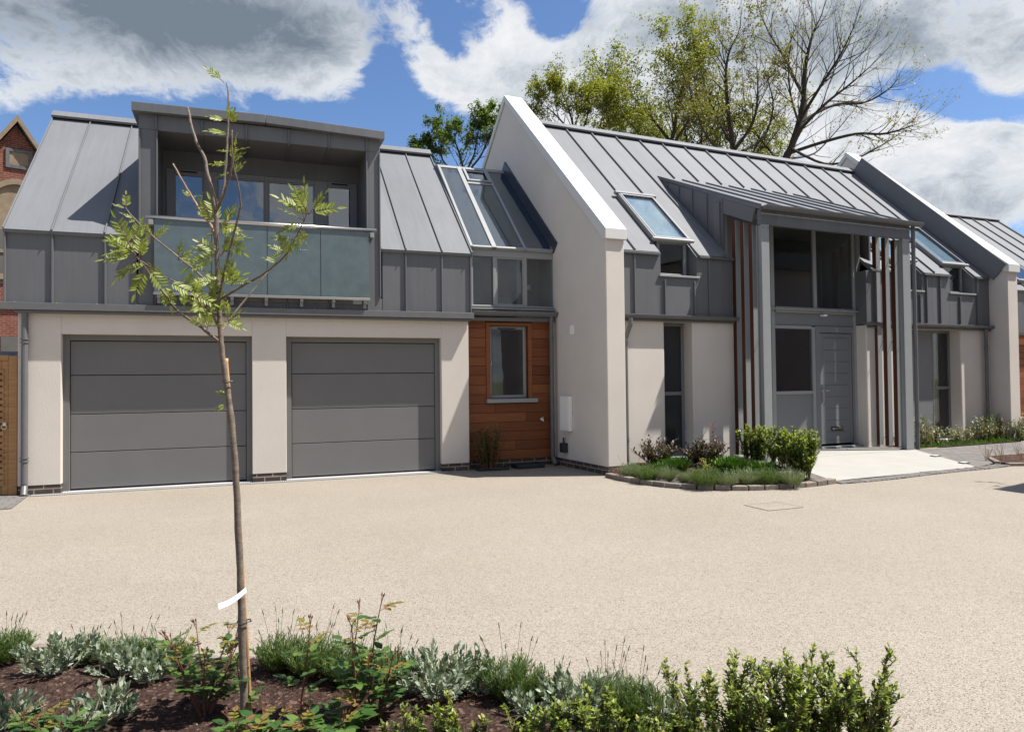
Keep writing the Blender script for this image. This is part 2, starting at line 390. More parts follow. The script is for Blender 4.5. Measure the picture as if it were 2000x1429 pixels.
def copy_tree(o,parent=None):
    c=o.copy(); COL.objects.link(c)
    if parent is not None: c.parent=parent
    for ch in list(o.children): copy_tree(ch,c)
    return c
class Slope:
    """a roof plane: eave at (y0,z0), pitch a, running up along +y"""
    def __init__(s,y0,z0,a): s.y0=y0; s.z0=z0; s.c=math.cos(R_(a)); s.s=math.sin(R_(a))
    def P(s,x,u,h): return (x,s.y0+u*s.c-h*s.s,s.z0+u*s.s+h*s.c)
    def u(s,y): return (y-s.y0)/s.c
    def box(s,mb,x0,x1,u0,u1,h0,h1):
        P=s.P; mb.hexa([P(x0,u0,h0),P(x1,u0,h0),P(x1,u1,h0),P(x0,u1,h0),P(x0,u0,h1),P(x1,u0,h1),P(x1,u1,h1),P(x0,u1,h1)])
    def ring(s,mb,x0,x1,u0,u1,h0,h1,w):
        s.box(mb,x0,x0+w,u0,u1,h0,h1); s.box(mb,x1-w,x1,u0,u1,h0,h1)
        s.box(mb,x0+w,x1-w,u0,u0+w,h0,h1); s.box(mb,x0+w,x1-w,u1-w,u1,h0,h1)
def frame_xz(mb,x0,x1,z0,z1,y0,y1,w,wb=None,wt=None):
    wb=w if wb is None else wb; wt=w if wt is None else wt
    mb.box(x0,x0+w,y0,y1,z0,z1); mb.box(x1-w,x1,y0,y1,z0,z1)
    mb.box(x0+w,x1-w,y0,y1,z0,z0+wb); mb.box(x0+w,x1-w,y0,y1,z1-wt,z1)
def room(parent,x0,x1,y0,y1,z0,z1,mat='inside_wall',name='room'):
    """an interior behind glass: five inward faces (open towards the facade)"""
    m=MB()
    a,b,c,d=(x0,y0,z0),(x1,y0,z0),(x1,y1,z0),(x0,y1,z0); e,f,g,h=(x0,y0,z1),(x1,y0,z1),(x1,y1,z1),(x0,y1,z1)
    m.face([a,b,c,d]); m.face([d,c,g,h]); m.face([a,d,h,e]); m.face([b,f,g,c]); m.face([e,h,g,f])
    return m.build(name,mat,parent)
def gutter(mb,x0,x1,y,z,r=.06):
    """square-lipped half gutter running along x, its back at y+r"""
    n=7; prof=[(y-r,z+.012)]
    for k in range(n+1):
        a=math.pi+math.pi*k/n; prof.append((y+r*math.cos(a),z+r*1.15*math.sin(a)))
    prof.append((y+r,z+.012)); prof+= [(y+r-.012,z+.0),(y-r+.012,z+.0)]
    mb.prismx(prof,x0,x1)
def downpipe(mb,x,y,ztop,zbot,r=.036,swan=None,shoe=True):
    pts=[]
    if swan: pts+=[(x+swan[0],y+swan[1],ztop),(x+swan[0],y+swan[1],ztop-.10),(x,y,ztop-.34)]
    else: pts+=[(x,y,ztop)]
    pts+=[(x,y,zbot+.16)]
    if shoe: pts+=[(x,y,zbot+.12),(x+.015,y-.09,zbot+.01)]
    else: pts+=[(x,y,zbot)]
    mb.tube(pts,r,12)
    for z in (ztop-.42,zbot+.45):
        for dz in (0,.045): mb.tube([(x,y,z+dz),(x,y,z+dz+.018)],r*1.28,12)
# ------------------------------------------------------------------ ground
g=MB(); g.face([(-400,-400,-.02),(400,-400,-.02),(400,600,-.02),(-400,600,-.02)])
tag(g.build('ground','far_ground'),kind='structure')
g=MB(); g.face([(-30,-30,0),(45,-30,0),(45,30,0),(-30,30,0)])
tag(g.build('driveway','resin_gravel'),kind='structure')
# ------------------------------------------------------------------ house 1: garage wing (world axes)
F=11.33
H1=thing('garage_house','grey zinc roofed house with two garage doors under a glass balcony','house',(0,F,0))
def Y(y): return y-F
w=MB()
zt=2.47
for a,b in ((-2.78,-2.28),(.16,.643),(3.04,3.50)): w.box(a,b,0,.35,.125,zt)
for a,b in ((-2.28,.16),(.643,3.04)): w.box(a,b,0.0,.35,2.16,zt)
w.box(-2.78,-2.46,.35,5.6,.0,zt); w.box(3.3,3.50,.35,5.6,.0,3.4); w.box(-2.78,3.5,5.6,5.8,0,3.4)
wall=w.build('wall','render',H1,bevel=.006)
p=MB()
for a,b in ((-2.775,-2.285),(.165,.638),(3.045,3.497)): p.box(a,b,.006,.33,-.02,.123)
p.build('plinth','blue_brick',wall)
DY=.14
def garage_door(x0,x1):
    d=MB(); zs=[.03,.535,1.058,1.598,2.075]
    a,b=x0+.085,x1-.085
    for k in range(4):
        d.box(a,b,DY,DY+.05,zs[k]+.005,zs[k+1]-.005)
    o=d.build('garage_door','garage_grey',H1,bevel=.004,seg=2)
    fr=MB(); fr.box(x0-.01,a-.006,DY-.03,DY+.06,0,2.165); fr.box(b+.006,x1+.01,DY-.03,DY+.06,0,2.165); fr.box(a-.006,b+.006,DY-.03,DY+.06,2.081,2.165)
    fr.build('door_frame','garage_grey',o,bevel=.003)
    bk=MB(); bk.box(x0,x1,DY+.055,DY+.09,0,2.16); bk.box(a,b,DY+.004,DY+.04,.004,.026); bk.build('rubber_seal','dark_gap',o)
    bd=MB(); bd.box(b-.185,b-.03,DY-.004,DY+.002,.055,.08); e=bd.build('badge','black_plastic',o)
    bl=MB(); frame_xz(bl,b-.19,b-.025,.05,.085,DY-.006,DY+.001,.004); bl.build('badge_rim','strip_alu',e)
    cu=bpy.data.curves.new('badge_text','FONT'); cu.body='HÖRMANN'; cu.size=.026; cu.align_x='CENTER'; cu.align_y='CENTER'; cu.extrude=.0005
    t0=bpy.data.objects.new('badge_text_curve',cu); COL.objects.link(t0)
    me=bpy.data.meshes.new_from_object(t0.evaluated_get(bpy.context.evaluated_depsgraph_get())); bpy.data.objects.remove(t0)
    t=bpy.data.objects.new('badge_text',me); COL.objects.link(t); t.rotation_euler=(R_(90),0,0); t.location=(b-.1075,DY-.0055,.0675); me.materials.clear(); me.materials.append(MATS['strip_alu']); t.parent=e
    return o
garage_door(-2.28,.16); garage_door(.643,3.04)
# zinc upper wall
c=MB(); c.box(-2.93,-1.36,-.03,.3,2.50,3.52); c.box(2.09,3.55,-.03,.3,2.50,3.52); c.box(-1.36,2.09,-.026,.3,2.50,2.76)
c.box(-2.93,-2.70,.3,5.5,2.50,3.4)
cl=c.build('cladding','zinc',H1,bevel=.004)
s=MB()
for x in (-2.92,-2.375,-1.745,2.46,3.05,3.535): s.box(x-.012,x+.012,-.062,-.031,2.56,3.51)
for x in (-1.14,-.54,.06,.66,1.26,1.86): s.box(x-.009,x+.009,-.05,-.027,2.56,2.73)
s.build('standing_seam','zinc',cl)
fl=MB(); fl.box(-2.94,-1.36,-.075,-.031,3.505,3.535); fl.box(2.09,3.56,-.075,-.031,3.505,3.535); fl.build('eave_flashing','seam_metal',cl)
# roof
S1=Slope(Y(11.25),3.54,41.6)
UR=S1.u(Y(14.05))
r=MB()
S1.box(r,-2.94,-1.34,0,UR,-.06,0); S1.box(r,2.07,3.56,0,UR,-.06,0); S1.box(r,-1.34,2.07,S1.u(Y(13.1)),UR,-.06,0)
zr=S1.P(0,UR,0)[2]; yr=S1.P(0,UR,0)[1]
r.prismx([(yr,zr),(yr,zr-.06),(yr+2.9,zr-2.6),(yr+2.9,zr-2.54)],-2.94,3.56)
roof=r.build('roof','zinc_roof',H1)
s=MB()
for x in (-2.93,-2.375,-1.745,2.46,3.05,3.55):
    S1.box(s,x-.007,x+.007,0,UR-.05,0,.028)
s.build('standing_seam','zinc_roof',roof)
s=MB(); S1.box(s,-2.945,-1.36,UR-.16,UR+.02,.035,.075); S1.box(s,-1.36,3.565,UR-.16,UR+.02,.035,.075); s.prismx([(yr-.03,zr+.06),(yr-.03,zr),(yr+.2,zr-.16),(yr+.2,zr-.09)],-2.945,3.565); s.build('ridge_cap','zinc_roof',roof)
s=MB(); S1.box(s,-2.935,3.555,UR-.15,UR-.02,.004,.034); s.build('ridge_vent','dark_gap',roof)
# gable infill left
gi=MB(); gi.prismx([(-.03,3.4),(yr,zr-.08),(5.5,3.4)],-2.92,-2.7); gi.prismx([(-.03,3.4),(yr,zr-.08),(5.5,3.4)],3.35,3.54); gi.build('gable_end','zinc',H1)
# dormer
D0,D1=-1.33,2.06; O0,O1=-1.11,1.86; BY=Y(12.2)
d=MB()
d.box(D0,O0,-.05,Y(13.3),2.56,5.06); d.box(O1,D1,-.05,Y(13.3),2.56,5.06); d.box(D0,D1,-.05,Y(13.45),5.06,5.28)
d.box(O0,O1,-.05,BY,2.66,2.76)
dor=d.build('dormer','zinc',H1,bevel=.005)
s=MB()
for x in (-1.11,-.51,.09,.69,1.28,1.85): s.box(x-.011,x+.011,-.085,-.051,5.065,5.27)
for x in (-1.32,-1.10,1.85,2.05): s.box(x-.011,x+.011,-.08,-.051,2.78,5.05)
for x in (-.51,.09,.69,1.28): s.box(x-.009,x+.009,-.045,BY-.02,5.035,5.059)
s.build('standing_seam','zinc',dor)
cmx=.36
cn=MB()
def cornice(xa,xb,za,zb,dy): cn.hexa([(xa,-.15,za-.125),(xb,-.15,zb-.125),(xb,Y(13.5)+dy,zb-.125),(xa,Y(13.5)+dy,za-.125),(xa,-.15,za),(xb,-.15,zb),(xb,Y(13.5)+dy,zb),(xa,Y(13.5)+dy,za)])
cornice(-1.41,cmx-.004,5.40,5.425,0); cornice(cmx+.004,2.12,5.425,5.37,.0)
cn.build('cornice','zinc',dor,bevel=.004)
# dormer back wall and glazing
bw=MB(); bw.box(O0,O1,BY,BY+.12,4.78,5.06); bw.box(O0,-1.06,BY,BY+.12,2.76,4.78); bw.box(1.84,O1,BY,BY+.12,2.76,4.78)
bw.build('dormer_back_wall','zinc',H1)
fr=MB()
for a,b in ((-1.06,-.95),(-.536,-.33),(.375,.425),(1.147,1.352),(1.745,1.84)): fr.box(a,b,BY-.02,BY+.06,2.76,4.78)
for a,b in ((-.95,-.536),(-.33,.375),(.425,1.147),(1.352,1.745)):
    fr.box(a,b,BY-.02,BY+.06,4.71,4.78); fr.box(a,b,BY-.02,BY+.06,2.76,2.88)
dw=fr.build('dormer_window','alu_grey',H1,bevel=.006)
rd=rnd.random
for a,b in ((-.95,-.536),(-.33,.375),(.425,1.147),(1.352,1.745)):
    pm=MB(); pm.box(a,b,BY+.01,BY+.03,2.88,4.71); pm.build('pane','glass_sky',dw)
sm=MB()
for a,b in ((-.95,-.536),(-.33,.375),(.425,1.147),(1.352,1.745)): frame_xz(sm,a,b,2.88,4.71,BY-.008,BY+.009,.022)
sm.build('sash','alu_grey',dw)
bx('trickle_vent','dark_gap',dw,(-.86,-.62,BY-.03,BY-.021,4.735,4.755),(1.42,1.68,BY-.03,BY-.021,4.735,4.755))
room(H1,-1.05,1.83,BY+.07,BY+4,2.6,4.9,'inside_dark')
# balcony
GB=Y(11.18)
b=MB(); b.box(-1.135,1.875,GB-.03,GB+.03,2.715,2.75); bal=b.build('balcony','steel',H1,bevel=.004)
hb=MB(); hb.tube([(-1.235,GB,3.80),(1.98,GB,3.80)],.030,14); hb.build('handrail','steel',bal,smooth=True)
for a,b2 in ((-1.125,-.388),(-.378,.368),(.378,1.131),(1.141,1.868)):
    gm=MB(); gm.box(a,b2,GB-.009,GB+.009,2.751,3.775); gm.build('glass_panel','frosted_glass',bal)
jm=MB()
for x in (-.383,.373,1.136): jm.box(x-.0045,x+.0045,GB-.006,GB+.006,2.74,3.74)
jm.build('glass_joint','seam_metal',bal)
for x in (-1.07,-.596,-.112,.359,.86,1.326,1.80):
    q=MB(); q.box(x-.022,x+.022,GB-.02,Y(11.30),2.67,2.714); q.box(x-.022,x+.022,GB+.03,GB+.045,2.60,2.67); q.tube([(x,GB+.03,2.63),(x,GB+.018,2.63)],.012,8); q.build('bracket','alu_light',bal,bevel=.003)
for x in (-1.17,1.91):
    q=MB(); q.box(x-.03,x+.03,GB-.025,-.051,3.69,3.765); q.build('rail_bracket','alu_light',bal,bevel=.004)
# gutter + downpipe
gm=MB(); gm.prismx([(-.135,2.47),(-.135,2.565),(-.127,2.565),(-.127,2.55),(-.075,2.55),(-.032,2.565),(-.032,2.47)],-2.95,3.56)
gm.prismx([(-.10,2.43),(-.10,2.466),(-.002,2.466),(-.002,2.43)],-2.80,3.50)
gu=gm.build('gutter','gutter_metal',H1,bevel=.006)
q=MB()
for k in range(14): q.box(-2.8+k*.48,-2.785+k*.48,-.137,-.05,2.5655,2.570)
q.build('gutter_clip','strip_alu',gu)
dp=MB(); downpipe(dp,-2.69,-.05,2.45,0.0,.04); dp.build('downpipe','gutter_metal',H1,smooth=False)
# threshold strip and drain channel
dc=thing('drain_channel','slotted steel drain channel along the foot of the garage doors','drain',(0,F-.1,0))
q=MB(); q.box(-2.62,3.12,-.05,.05,-.03,.006); q.build('channel_body','black_plastic',dc)
q=MB()
for k in range(190): q.box(-2.60+k*.03,-2.584+k*.03,-.04,.04,.0065,.010)
q.box(-2.62,3.12,-.052,-.042,.004,.012); q.box(-2.62,3.12,.042,.052,.004,.012); q.build('grating','strip_alu',dc)
q=MB(); q.box(-2.28,.16,.02,DY+.03,.001,.012); q.box(.643,3.04,.02,DY+.03,.001,.012); q.build('threshold','strip_alu',H1,bevel=.003)
# ------------------------------------------------------------------ link
LK=thing('glazed_link','recessed link with sloping glass roof above cedar boarded wall','building',(0,11.5,0))
def YL(y): return y-11.5
SL=Slope(YL(11.42),3.68,43)
UT=SL.u(YL(13.52))
q=MB()
for a,b in ((3.57,3.62),(3.955,4.04),(4.53,4.58),(5.06,5.15)): SL.box(q,a,b,0,UT,-.03,.03)
SL.box(q,3.62,5.06,UT-.09,UT,-.03,.025); SL.box(q,3.62,5.06,0,.05,-.03,.02)
SL.box(q,4.04,4.53,SL.u(YL(13.08))-.06,SL.u(YL(13.08)),-.03,.028)
gr=q.build('glass_roof','alu_light',LK,bevel=.005)
u1=SL.u(YL(13.08))
q=MB(); SL.ring(q,4.05,4.525,u1+.01,UT-.1,.03,.06,.05); q.build('vent_frame','alu_light',gr,bevel=.005)
for a,b,c0,c1 in ((3.62,3.955,.05,UT-.09),(4.04,4.53,.05,u1-.06),(4.04,4.53,u1,UT-.09),(4.58,5.06,.05,UT-.09)):
    q=MB(); SL.box(q,a,b,c0,c1,-.006,.012); q.build('pane','glass_roof',gr)
yt,zt2=SL.P(0,UT,0)[1:]
q=MB(); q.box(3.55,5.13,yt-.02,yt+.1,zt2-.12,zt2+.02); q.build('head_beam','alu_grey',gr)
q=MB(); q.prismx([(yt+.1,zt2-.1),(yt+3.0,zt2-2.4),(yt+3.0,zt2-2.5),(yt+.1,zt2-.2)],3.55,5.0); q.build('rear_roof','zinc_roof',LK)
# zinc upstand against the gable
# vertical glazing
q=MB(); q.box(3.56,5.14,-.03,.08,3.55,3.70); q.box(3.56,5.14,-.03,.08,2.66,2.73)
for a,b in ((3.56,3.635),(3.99,4.045),(4.555,4.605),(5.09,5.14)): q.box(a,b,-.025,.07,2.73,3.55)
lw=q.build('upper_window','alu_light',LK,bevel=.005)
for a,b in ((3.635,3.99),(4.045,4.555),(4.605,5.09)):
    q=MB(); q.box(a,b,.01,.03,2.73,3.55); q.build('pane','glass',lw)
q=MB(); frame_xz(q,4.045,4.555,2.73,3.55,-.012,.009,.028); q.build('sash','alu_light',lw)
q=MB(); q.box(3.55,5.14,-.10,-.031,2.655,2.685); q.box(3.55,5.14,-.07,-.031,2.70,2.715); q.build('sill','alu_light',lw)
q=MB(); q.box(4.62,5.15,.5,.55,2.5,3.9); q.build('interior_wall','inside_wall',LK)
q=MB(); q.box(3.56,3.60,.1,3.4,2.52,3.5); q.box(3.6,4.9,3.36,3.4,2.52,5.0); q.box(3.56,5.1,.1,3.4,2.44,2.5); q.build('interior_back_wall','inside_dark',LK)
q=MB(); q.box(4.80,4.87,.485,.499,3.08,3.17); q.build('thermostat','white_plastic',LK)
q=MB(); gutter(q,3.56,5.14,-.15,2.61,.065); q.build('gutter','gutter_metal',LK,bevel=.003)
q=MB(); q.box(3.5,5.14,-.10,.0,2.46,2.52); q.build('soffit_board','gutter_metal',LK)
dp=MB(); downpipe(dp,5.0,-.14,2.56,.02,.036,swan=None); dp.build('downpipe','gutter_metal',LK)
# cedar wall
q=MB(); rr=random.Random(3)
zb=.13; hgt=.158; W0,W1_,WZ0,WZ1=3.93,4.62,1.16,2.39
k=0
while zb<2.47:
    t=min(zb+hgt-.0045,2.47)
    def brd(a,b,z0=zb,z1=t): q.box(a,b,0+rr.uniform(0,.003),.03,z0,z1)
    if t<=WZ0-.05 or zb>=WZ1+.06:
        cut=rr.uniform(3.9,4.7); brd(3.5,cut-.002); brd(cut+.002,5.16)
    else:
        brd(3.5,W0-.075); brd(W1_+.075,5.16)
    zb+=hgt
cw=q.build('cedar_wall','cedar',LK,bevel=.003)
q=MB(); q.box(3.5,W0,.031,.06,.0,2.5); q.box(W1_,5.17,.031,.06,0,2.5); q.box(W0,W1_,.031,.06,0,WZ0); q.box(W0,W1_,.031,.06,WZ1,2.5); q.build('backing','dark_gap',cw)
q=MB(); q.box(W0-.07,W0,-.012,.14,WZ0-.04,WZ1+.055); q.box(W1_,W1_+.07,-.012,.14,WZ0-.04,WZ1+.055); q.box(W0,W1_,-.012,.14,WZ1,WZ1+.055); q.build('window_lining','cedar',cw,bevel=.003)
q=MB(); frame_xz(q,W0+.002,W1_-.002,WZ0+.002,WZ1-.002,.09,.15,.052); wn=q.build('window','alu_light',LK,bevel=.006)
q=MB(); q.box(W0+.05,W1_-.05,.115,.135,WZ0+.05,WZ1-.05); q.build('pane','glass',wn)
q=MB(); q.box(W0-.08,W1_+.15,-.07,.09,WZ0-.075,WZ0-.005); q.build('sill','alu_light',wn,bevel=.006)
q=MB(); q.box(4.10,4.42,.075,.089,2.338,2.355); q.build('trickle_vent','black_plastic',wn)
q=MB(); q.tube([(3.975,.10,1.72),(3.975,.085,1.72),(3.975,.08,1.80)],.009,8); q.build('handle','chrome',wn)
room(LK,3.6,5.1,.155,3.0,.05,2.45,'inside_dark')
q=MB(); q.box(4.30,4.36,.9,1.4,.05,2.3); q.box(4.36,4.6,1.3,1.4,.05,2.3); q.build('interior_door','inside_wall',LK)
q=MB(); q.box(3.5,5.16,.008,.05,0,.125); q.build('plinth','blue_brick',LK)
tp=MB(); tp.tube([(4.858,.0,.79),(4.858,-.05,.79),(4.858,-.07,.75)],.012,8); tp.box(4.835,4.881,-.045,-.035,.815,.825); tp.tube([(4.858,-.04,.79),(4.858,-.04,.82)],.006,8); tp.tube([(4.858,0,.79),(4.858,-.006,.79)],.028,10); tp.build('garden_tap','chrome',LK)
# dark trays at the foot of the cedar wall
for i,(a,b,y0,y1,z,lab) in enumerate(((3.60,4.12,11.12,11.36,.05,'black plastic planting tray below the small shrub by the cedar wall'),(4.25,4.75,11.13,11.42,.075,'dark folded tray lying below the cedar wall window'))):
    t=thing('plastic_tray',lab,'tray',((a+b)/2,(y0+y1)/2,0),.05*(i*2-1))
    hx,hy=(b-a)/2,(y1-y0)/2
    q=MB(); q.box(-hx,hx,-hy,hy,.004,.02); q.box(-hx,-hx+.02,-hy,hy,.0201,z); q.box(hx-.02,hx,-hy,hy,.0201,z); q.box(-hx+.02,hx-.02,-hy,-hy+.02,.0201,z); q.box(-hx+.02,hx-.02,hy-.02,hy,.0201,z)
    for k in range(7): q.box(-hx+.05+k*(2*hx-.1)/7,-hx+.065+k*(2*hx-.1)/7,-hy+.02,hy-.02,.0201,z*.8)
    q.build('tray_body','black_plastic',t,bevel=.004)
# ------------------------------------------------------------------ gable walls (house 2 axes)
def gable(name,label,x0,x1,front,apex_y,apex_z,base_z,fix):
    T=thing(name,label,'wall',F2.o[:],F2.a)
    kz=3.60
    sl=(apex_z-.12-kz)/(apex_y-front)
    back=apex_y+(apex_z-.12-kz)/sl
    q=MB(); q.prismx([(front,.13),(front,kz),(apex_y,apex_z-.14),(back,kz),(back,.13)],x0,x1)
    wl=q.build('wall','render',T,bevel=.012,seg=2)
    q=MB(); q.box(x0+.003,x1-.003,front+.004,back,-.03,.127); q.build('plinth','blue_brick',wl)
    o=.028
    q=MB(); q.prismx([(front-.045,kz-.0),(front-.045,kz+.165),(apex_y,apex_z),(apex_y,apex_z-.13),(front+.03,kz-.0)],x0-o,x1+o)
    q.prismx([(apex_y+.001,apex_z),(back+.04,kz+.165),(back+.04,kz),(apex_y+.001,apex_z-.13)],x0-o,x1+o)
    q.build('coping','coping',T,bevel=.008,seg=2)
    return T,wl
G1,gw1=gable('gable_wall','tall white rendered gable wall with white coping beside the glass roofed link',-.165,.17,-.36,3.30,7.15,0,1)
G2,gw2=gable('gable_wall','white coped gable wall at the far right end of the porch house',9.56,9.89,-.40,3.50,7.24,0,2)
q=MB(); frx=9.56-.03
# zinc upstand on the inner face of the right gable
S2=Slope(-.05,3.53,43); 
S2.box(q,9.505,9.555,-.10,S2.u(3.3),.012,.42)
q.build('upstand_flashing','zinc',G2)
SU=Slope(F2.inv(Vector((5.1,11.40,0))).y,3.69,43)
q=MB(); SU.box(q,-.195,-.167,.0,UT+.06,-.05,.17); q.build('upstand_flashing','dark_flashing',G1)
def onleft(px,py): 
    v=F2.onX(px,py,-.165); return v
a=onleft(1100,773); b=onleft(1118,842)
q=MB(); q.box(-.235,-.168,b.y-.02,a.y,b.z,a.z); mb_=q.build('meter_box','white_plastic',G1,bevel=.008,seg=2)
q=MB(); q.box(-.242,-.236,b.y+.01,a.y-.03,b.z+.03,a.z-.03); q.build('meter_door','white_plastic',mb_,bevel=.004)
v=onleft(1118,644); q=MB(); frame_xz(q,-.9,-.8,0,.1,0,.1,.01); q=MB(); q.box(-.178,-.166,v.y-.07,v.y+.07,v.z-.075,v.z+.075); q.build('wall_vent','white_plastic',G1,bevel=.004)
v=onleft(1106,876); q=MB(); q.box(-.26,-.17,v.y-.07,v.y+.07,v.z-.06,v.z+.10); q.tube([(-.215,v.y,v.z+.1),(-.215,v.y,v.z+.19)],.018,8); q.build('gas_regulator','black_plastic',G1,bevel=.01)
# ------------------------------------------------------------------ house 2
H2=thing('porch_house','pale rendered house with zinc roof, tall timber finned porch and grey door','house',F2.o[:],F2.a)
q=MB(); ZT=2.45
for a,b in ((.175,1.165),(1.74,2.63),(5.86,7.0),(8.62,9.555)): q.box(a,b,0,.33,.10,ZT)
for a,b in ((1.165,1.74),(7.0,8.62)): q.box(a,b,.0,.33,2.40,ZT)
q.box(.175,9.5,6.6,6.8,0,3.4)
wl2=q.build('wall','render',H2,bevel=.02,seg=3)
q=MB()
for a,b in ((.18,1.16),(1.745,2.625),(5.865,6.995),(8.625,9.55)): q.box(a,b,.006,.3,-.02,.098)
q.build('plinth','blue_brick',wl2)
# cladding with three window notches
NT_=((1.07,1.87),(6.68,7.48),(8.27,9.08))
q=MB()
def clad(a,b,z1=3.49): q.box(a,b,-.02,.2,2.47,z1)
clad(.175,1.07); clad(1.07,1.87,3.13); clad(1.87,2.60); clad(5.86,6.68); clad(6.68,7.48,3.13); clad(7.48,8.27); clad(8.27,9.08,3.13); clad(9.08,9.555)
q.box(5.86,5.98,.2,.36,2.45,4.55); q.box(2.52,2.60,.2,.36,2.45,4.55); q.box(5.98,6.1,.2,.3,2.47,3.5)
cl2=q.build('cladding','zinc',H2,bevel=.003)
q=MB()
for x in (.58,2.08,6.1,6.6,7.56,7.97,9.14): q.box(x-.012,x+.012,-.055,-.021,2.52,3.47)
for x in (1.17,1.77,6.78,7.36,8.58): q.box(x-.012,x+.012,-.055,-.021,2.52,3.08)
q.build('standing_seam','zinc',cl2)
q=MB()
for a,b in ((.175,1.07),(1.87,2.6),(5.95,6.68),(7.48,8.27),(9.08,9.5)): q.box(a,b,-.075,-.021,3.475,3.515)
q.build('eave_flashing','seam_metal',cl2)
# roof
YR=3.36; UR2=S2.u(YR); un=S2.u(.27); up_=S2.u(2.06)
q=MB()
for a,b,u0 in ((.14,1.07,0),(1.07,1.87,un),(1.87,2.54,0),(2.54,5.985,S2.u(1.9)),(5.985,6.68,0),(6.68,7.48,un),(7.48,8.27,0),(8.27,9.08,un),(9.08,9.57,0)):
    S2.box(q,a,b,u0,UR2,-.06,0)
zr2=S2.P(0,UR2,0)[2]; yr2=S2.P(0,UR2,0)[1]
q.prismx([(yr2,zr2),(yr2,zr2-.06),(yr2+3.4,zr2-3.2),(yr2+3.4,zr2-3.14)],.14,9.57)
rf2=q.build('roof','zinc_roof',H2)
q=MB()
for k in range(0,16):
    x=.58+.6*k
    if x>9.5: break
    u0=0
    for a,b in NT_:
        if a-.02<x<b+.02: u0=S2.u(1.36)
    if 2.5<x<6.2: u0=S2.u(2.04)
    S2.box(q,x-.010,x+.010,u0,UR2-.05,0,.034)
q.build('standing_seam','zinc_roof',rf2)
q=MB(); S2.box(q,.14,9.53,UR2-.14,UR2+.02,.036,.072); q.prismx([(yr2-.03,zr2+.055),(yr2-.03,zr2),(yr2+.2,zr2-.17),(yr2+.2,zr2-.10)],.14,9.53); q.build('ridge_cap','zinc_roof',rf2)
q=MB(); S2.box(q,.15,9.52,UR2-.135,UR2-.02,.004,.035); q.build('ridge_vent','dark_gap',rf2)
# roof windows and notch windows
for a,b in NT_:
    q=MB(); S2.ring(q,a+.01,b-.01,S2.u(.17),S2.u(1.26),.004,.085,.06)
    vw=q.build('roof_window','alu_grey',H2,bevel=.008)
    q=MB(); S2.box(q,a+.07,b-.07,S2.u(.17)+.06,S2.u(1.26)-.06,.058,.072); q.build('pane','glass_clear',vw)
    q=MB(); S2.box(q,a+.076,b-.076,S2.u(.17)+.076,S2.u(1.26)-.076,.02,.035); q.build('reflection_panel','sky_reflection_blue',vw)  # added panel close under the glass, its colour stands in for reflected sky
    q=MB(); S2.ring(q,a+.045,b-.045,S2.u(.17)+.035,S2.u(1.26)-.035,.0855,.094,.03); q.build('sash','alu_grey',vw)
    q=MB(); S2.box(q,a-.04,b+.04,S2.u(1.26)-.03,S2.u(1.26)+.05,.04,.105); q.build('top_cover','alu_grey',vw,bevel=.01)
    q=MB(); S2.box(q,a-.02,b+.02,S2.u(.17)-.03,S2.u(.17)+.02,.05,.10); q.build('bottom_rail','alu_light',vw,bevel=.006)
    # lower window in the wall
    q=MB(); frame_xz(q,a+.10,b-.10,3.17,3.78,.17,.23,.055); nw=q.build('eave_window','alu_grey',H2,bevel=.006)
    q=MB(); q.box(a+.155,b-.155,.195,.21,3.225,3.725); q.build('pane','glass',nw)
    q=MB(); q.box(a-.01,b+.01,-.055,.17,3.132,3.165); q.build('sill','alu_light',nw,bevel=.004)
    q=MB()
    z0=S2.P(0,0,0)[2]
    for xa,xb in ((a,a+.03),(b-.03,b)):
        q.prismx([(-.018,3.166),(-.018,3.50),(.20,3.73),(.26,3.78),(.26,3.166)],xa,xb)
    q.prismx([(.232,3.166),(.232,3.85),(.27,3.85),(.27,3.166)],a+.03,a+.10); q.prismx([(.232,3.166),(.232,3.85),(.27,3.85),(.27,3.166)],b-.10,b-.03)
    q.build('cheek','zinc',nw)
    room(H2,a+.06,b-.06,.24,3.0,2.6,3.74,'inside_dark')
# ground floor windows
def tallwin(x0,x1,parts,zsplit,z0,z1,mats):
    q=MB(); y=.25
    frame_xz(q,x0,x1,z0,z1,y-.02,y+.05,.05); q.box(x0+.05,x1-.05,y-.018,y+.048,zsplit-.03,zsplit+.03)
    w_=q.build('window','alu_grey',H2,bevel=.005)
    for zz0,zz1,mt in ((z0+.05,zsplit-.03,mats[0]),(zsplit+.03,z1-.05,mats[1])):
        q=MB(); q.box(x0+.05,x1-.05,y+.005,y+.025,zz0,zz1); q.build('pane',mt,w_)
    q=MB(); q.box(x0-.0,x1+.0,-.03,y-.021,z0-.045,z0-.004); q.build('sill','white_plastic',w_,bevel=.004)
    return w_
tallwin(1.17,1.735,1,1.21,.17,2.395,('dark_pane','dark_pane'))
tallwin(8.06,8.615,1,1.21,.17,2.395,('glass','glass'))
room(H2,8.07,8.61,.31,2.6,.1,2.4,'inside_dark')
q=MB(); q.box(7.0,8.055,.235,.30,.12,2.4); q.build('wall_panel','panel_grey',H2)
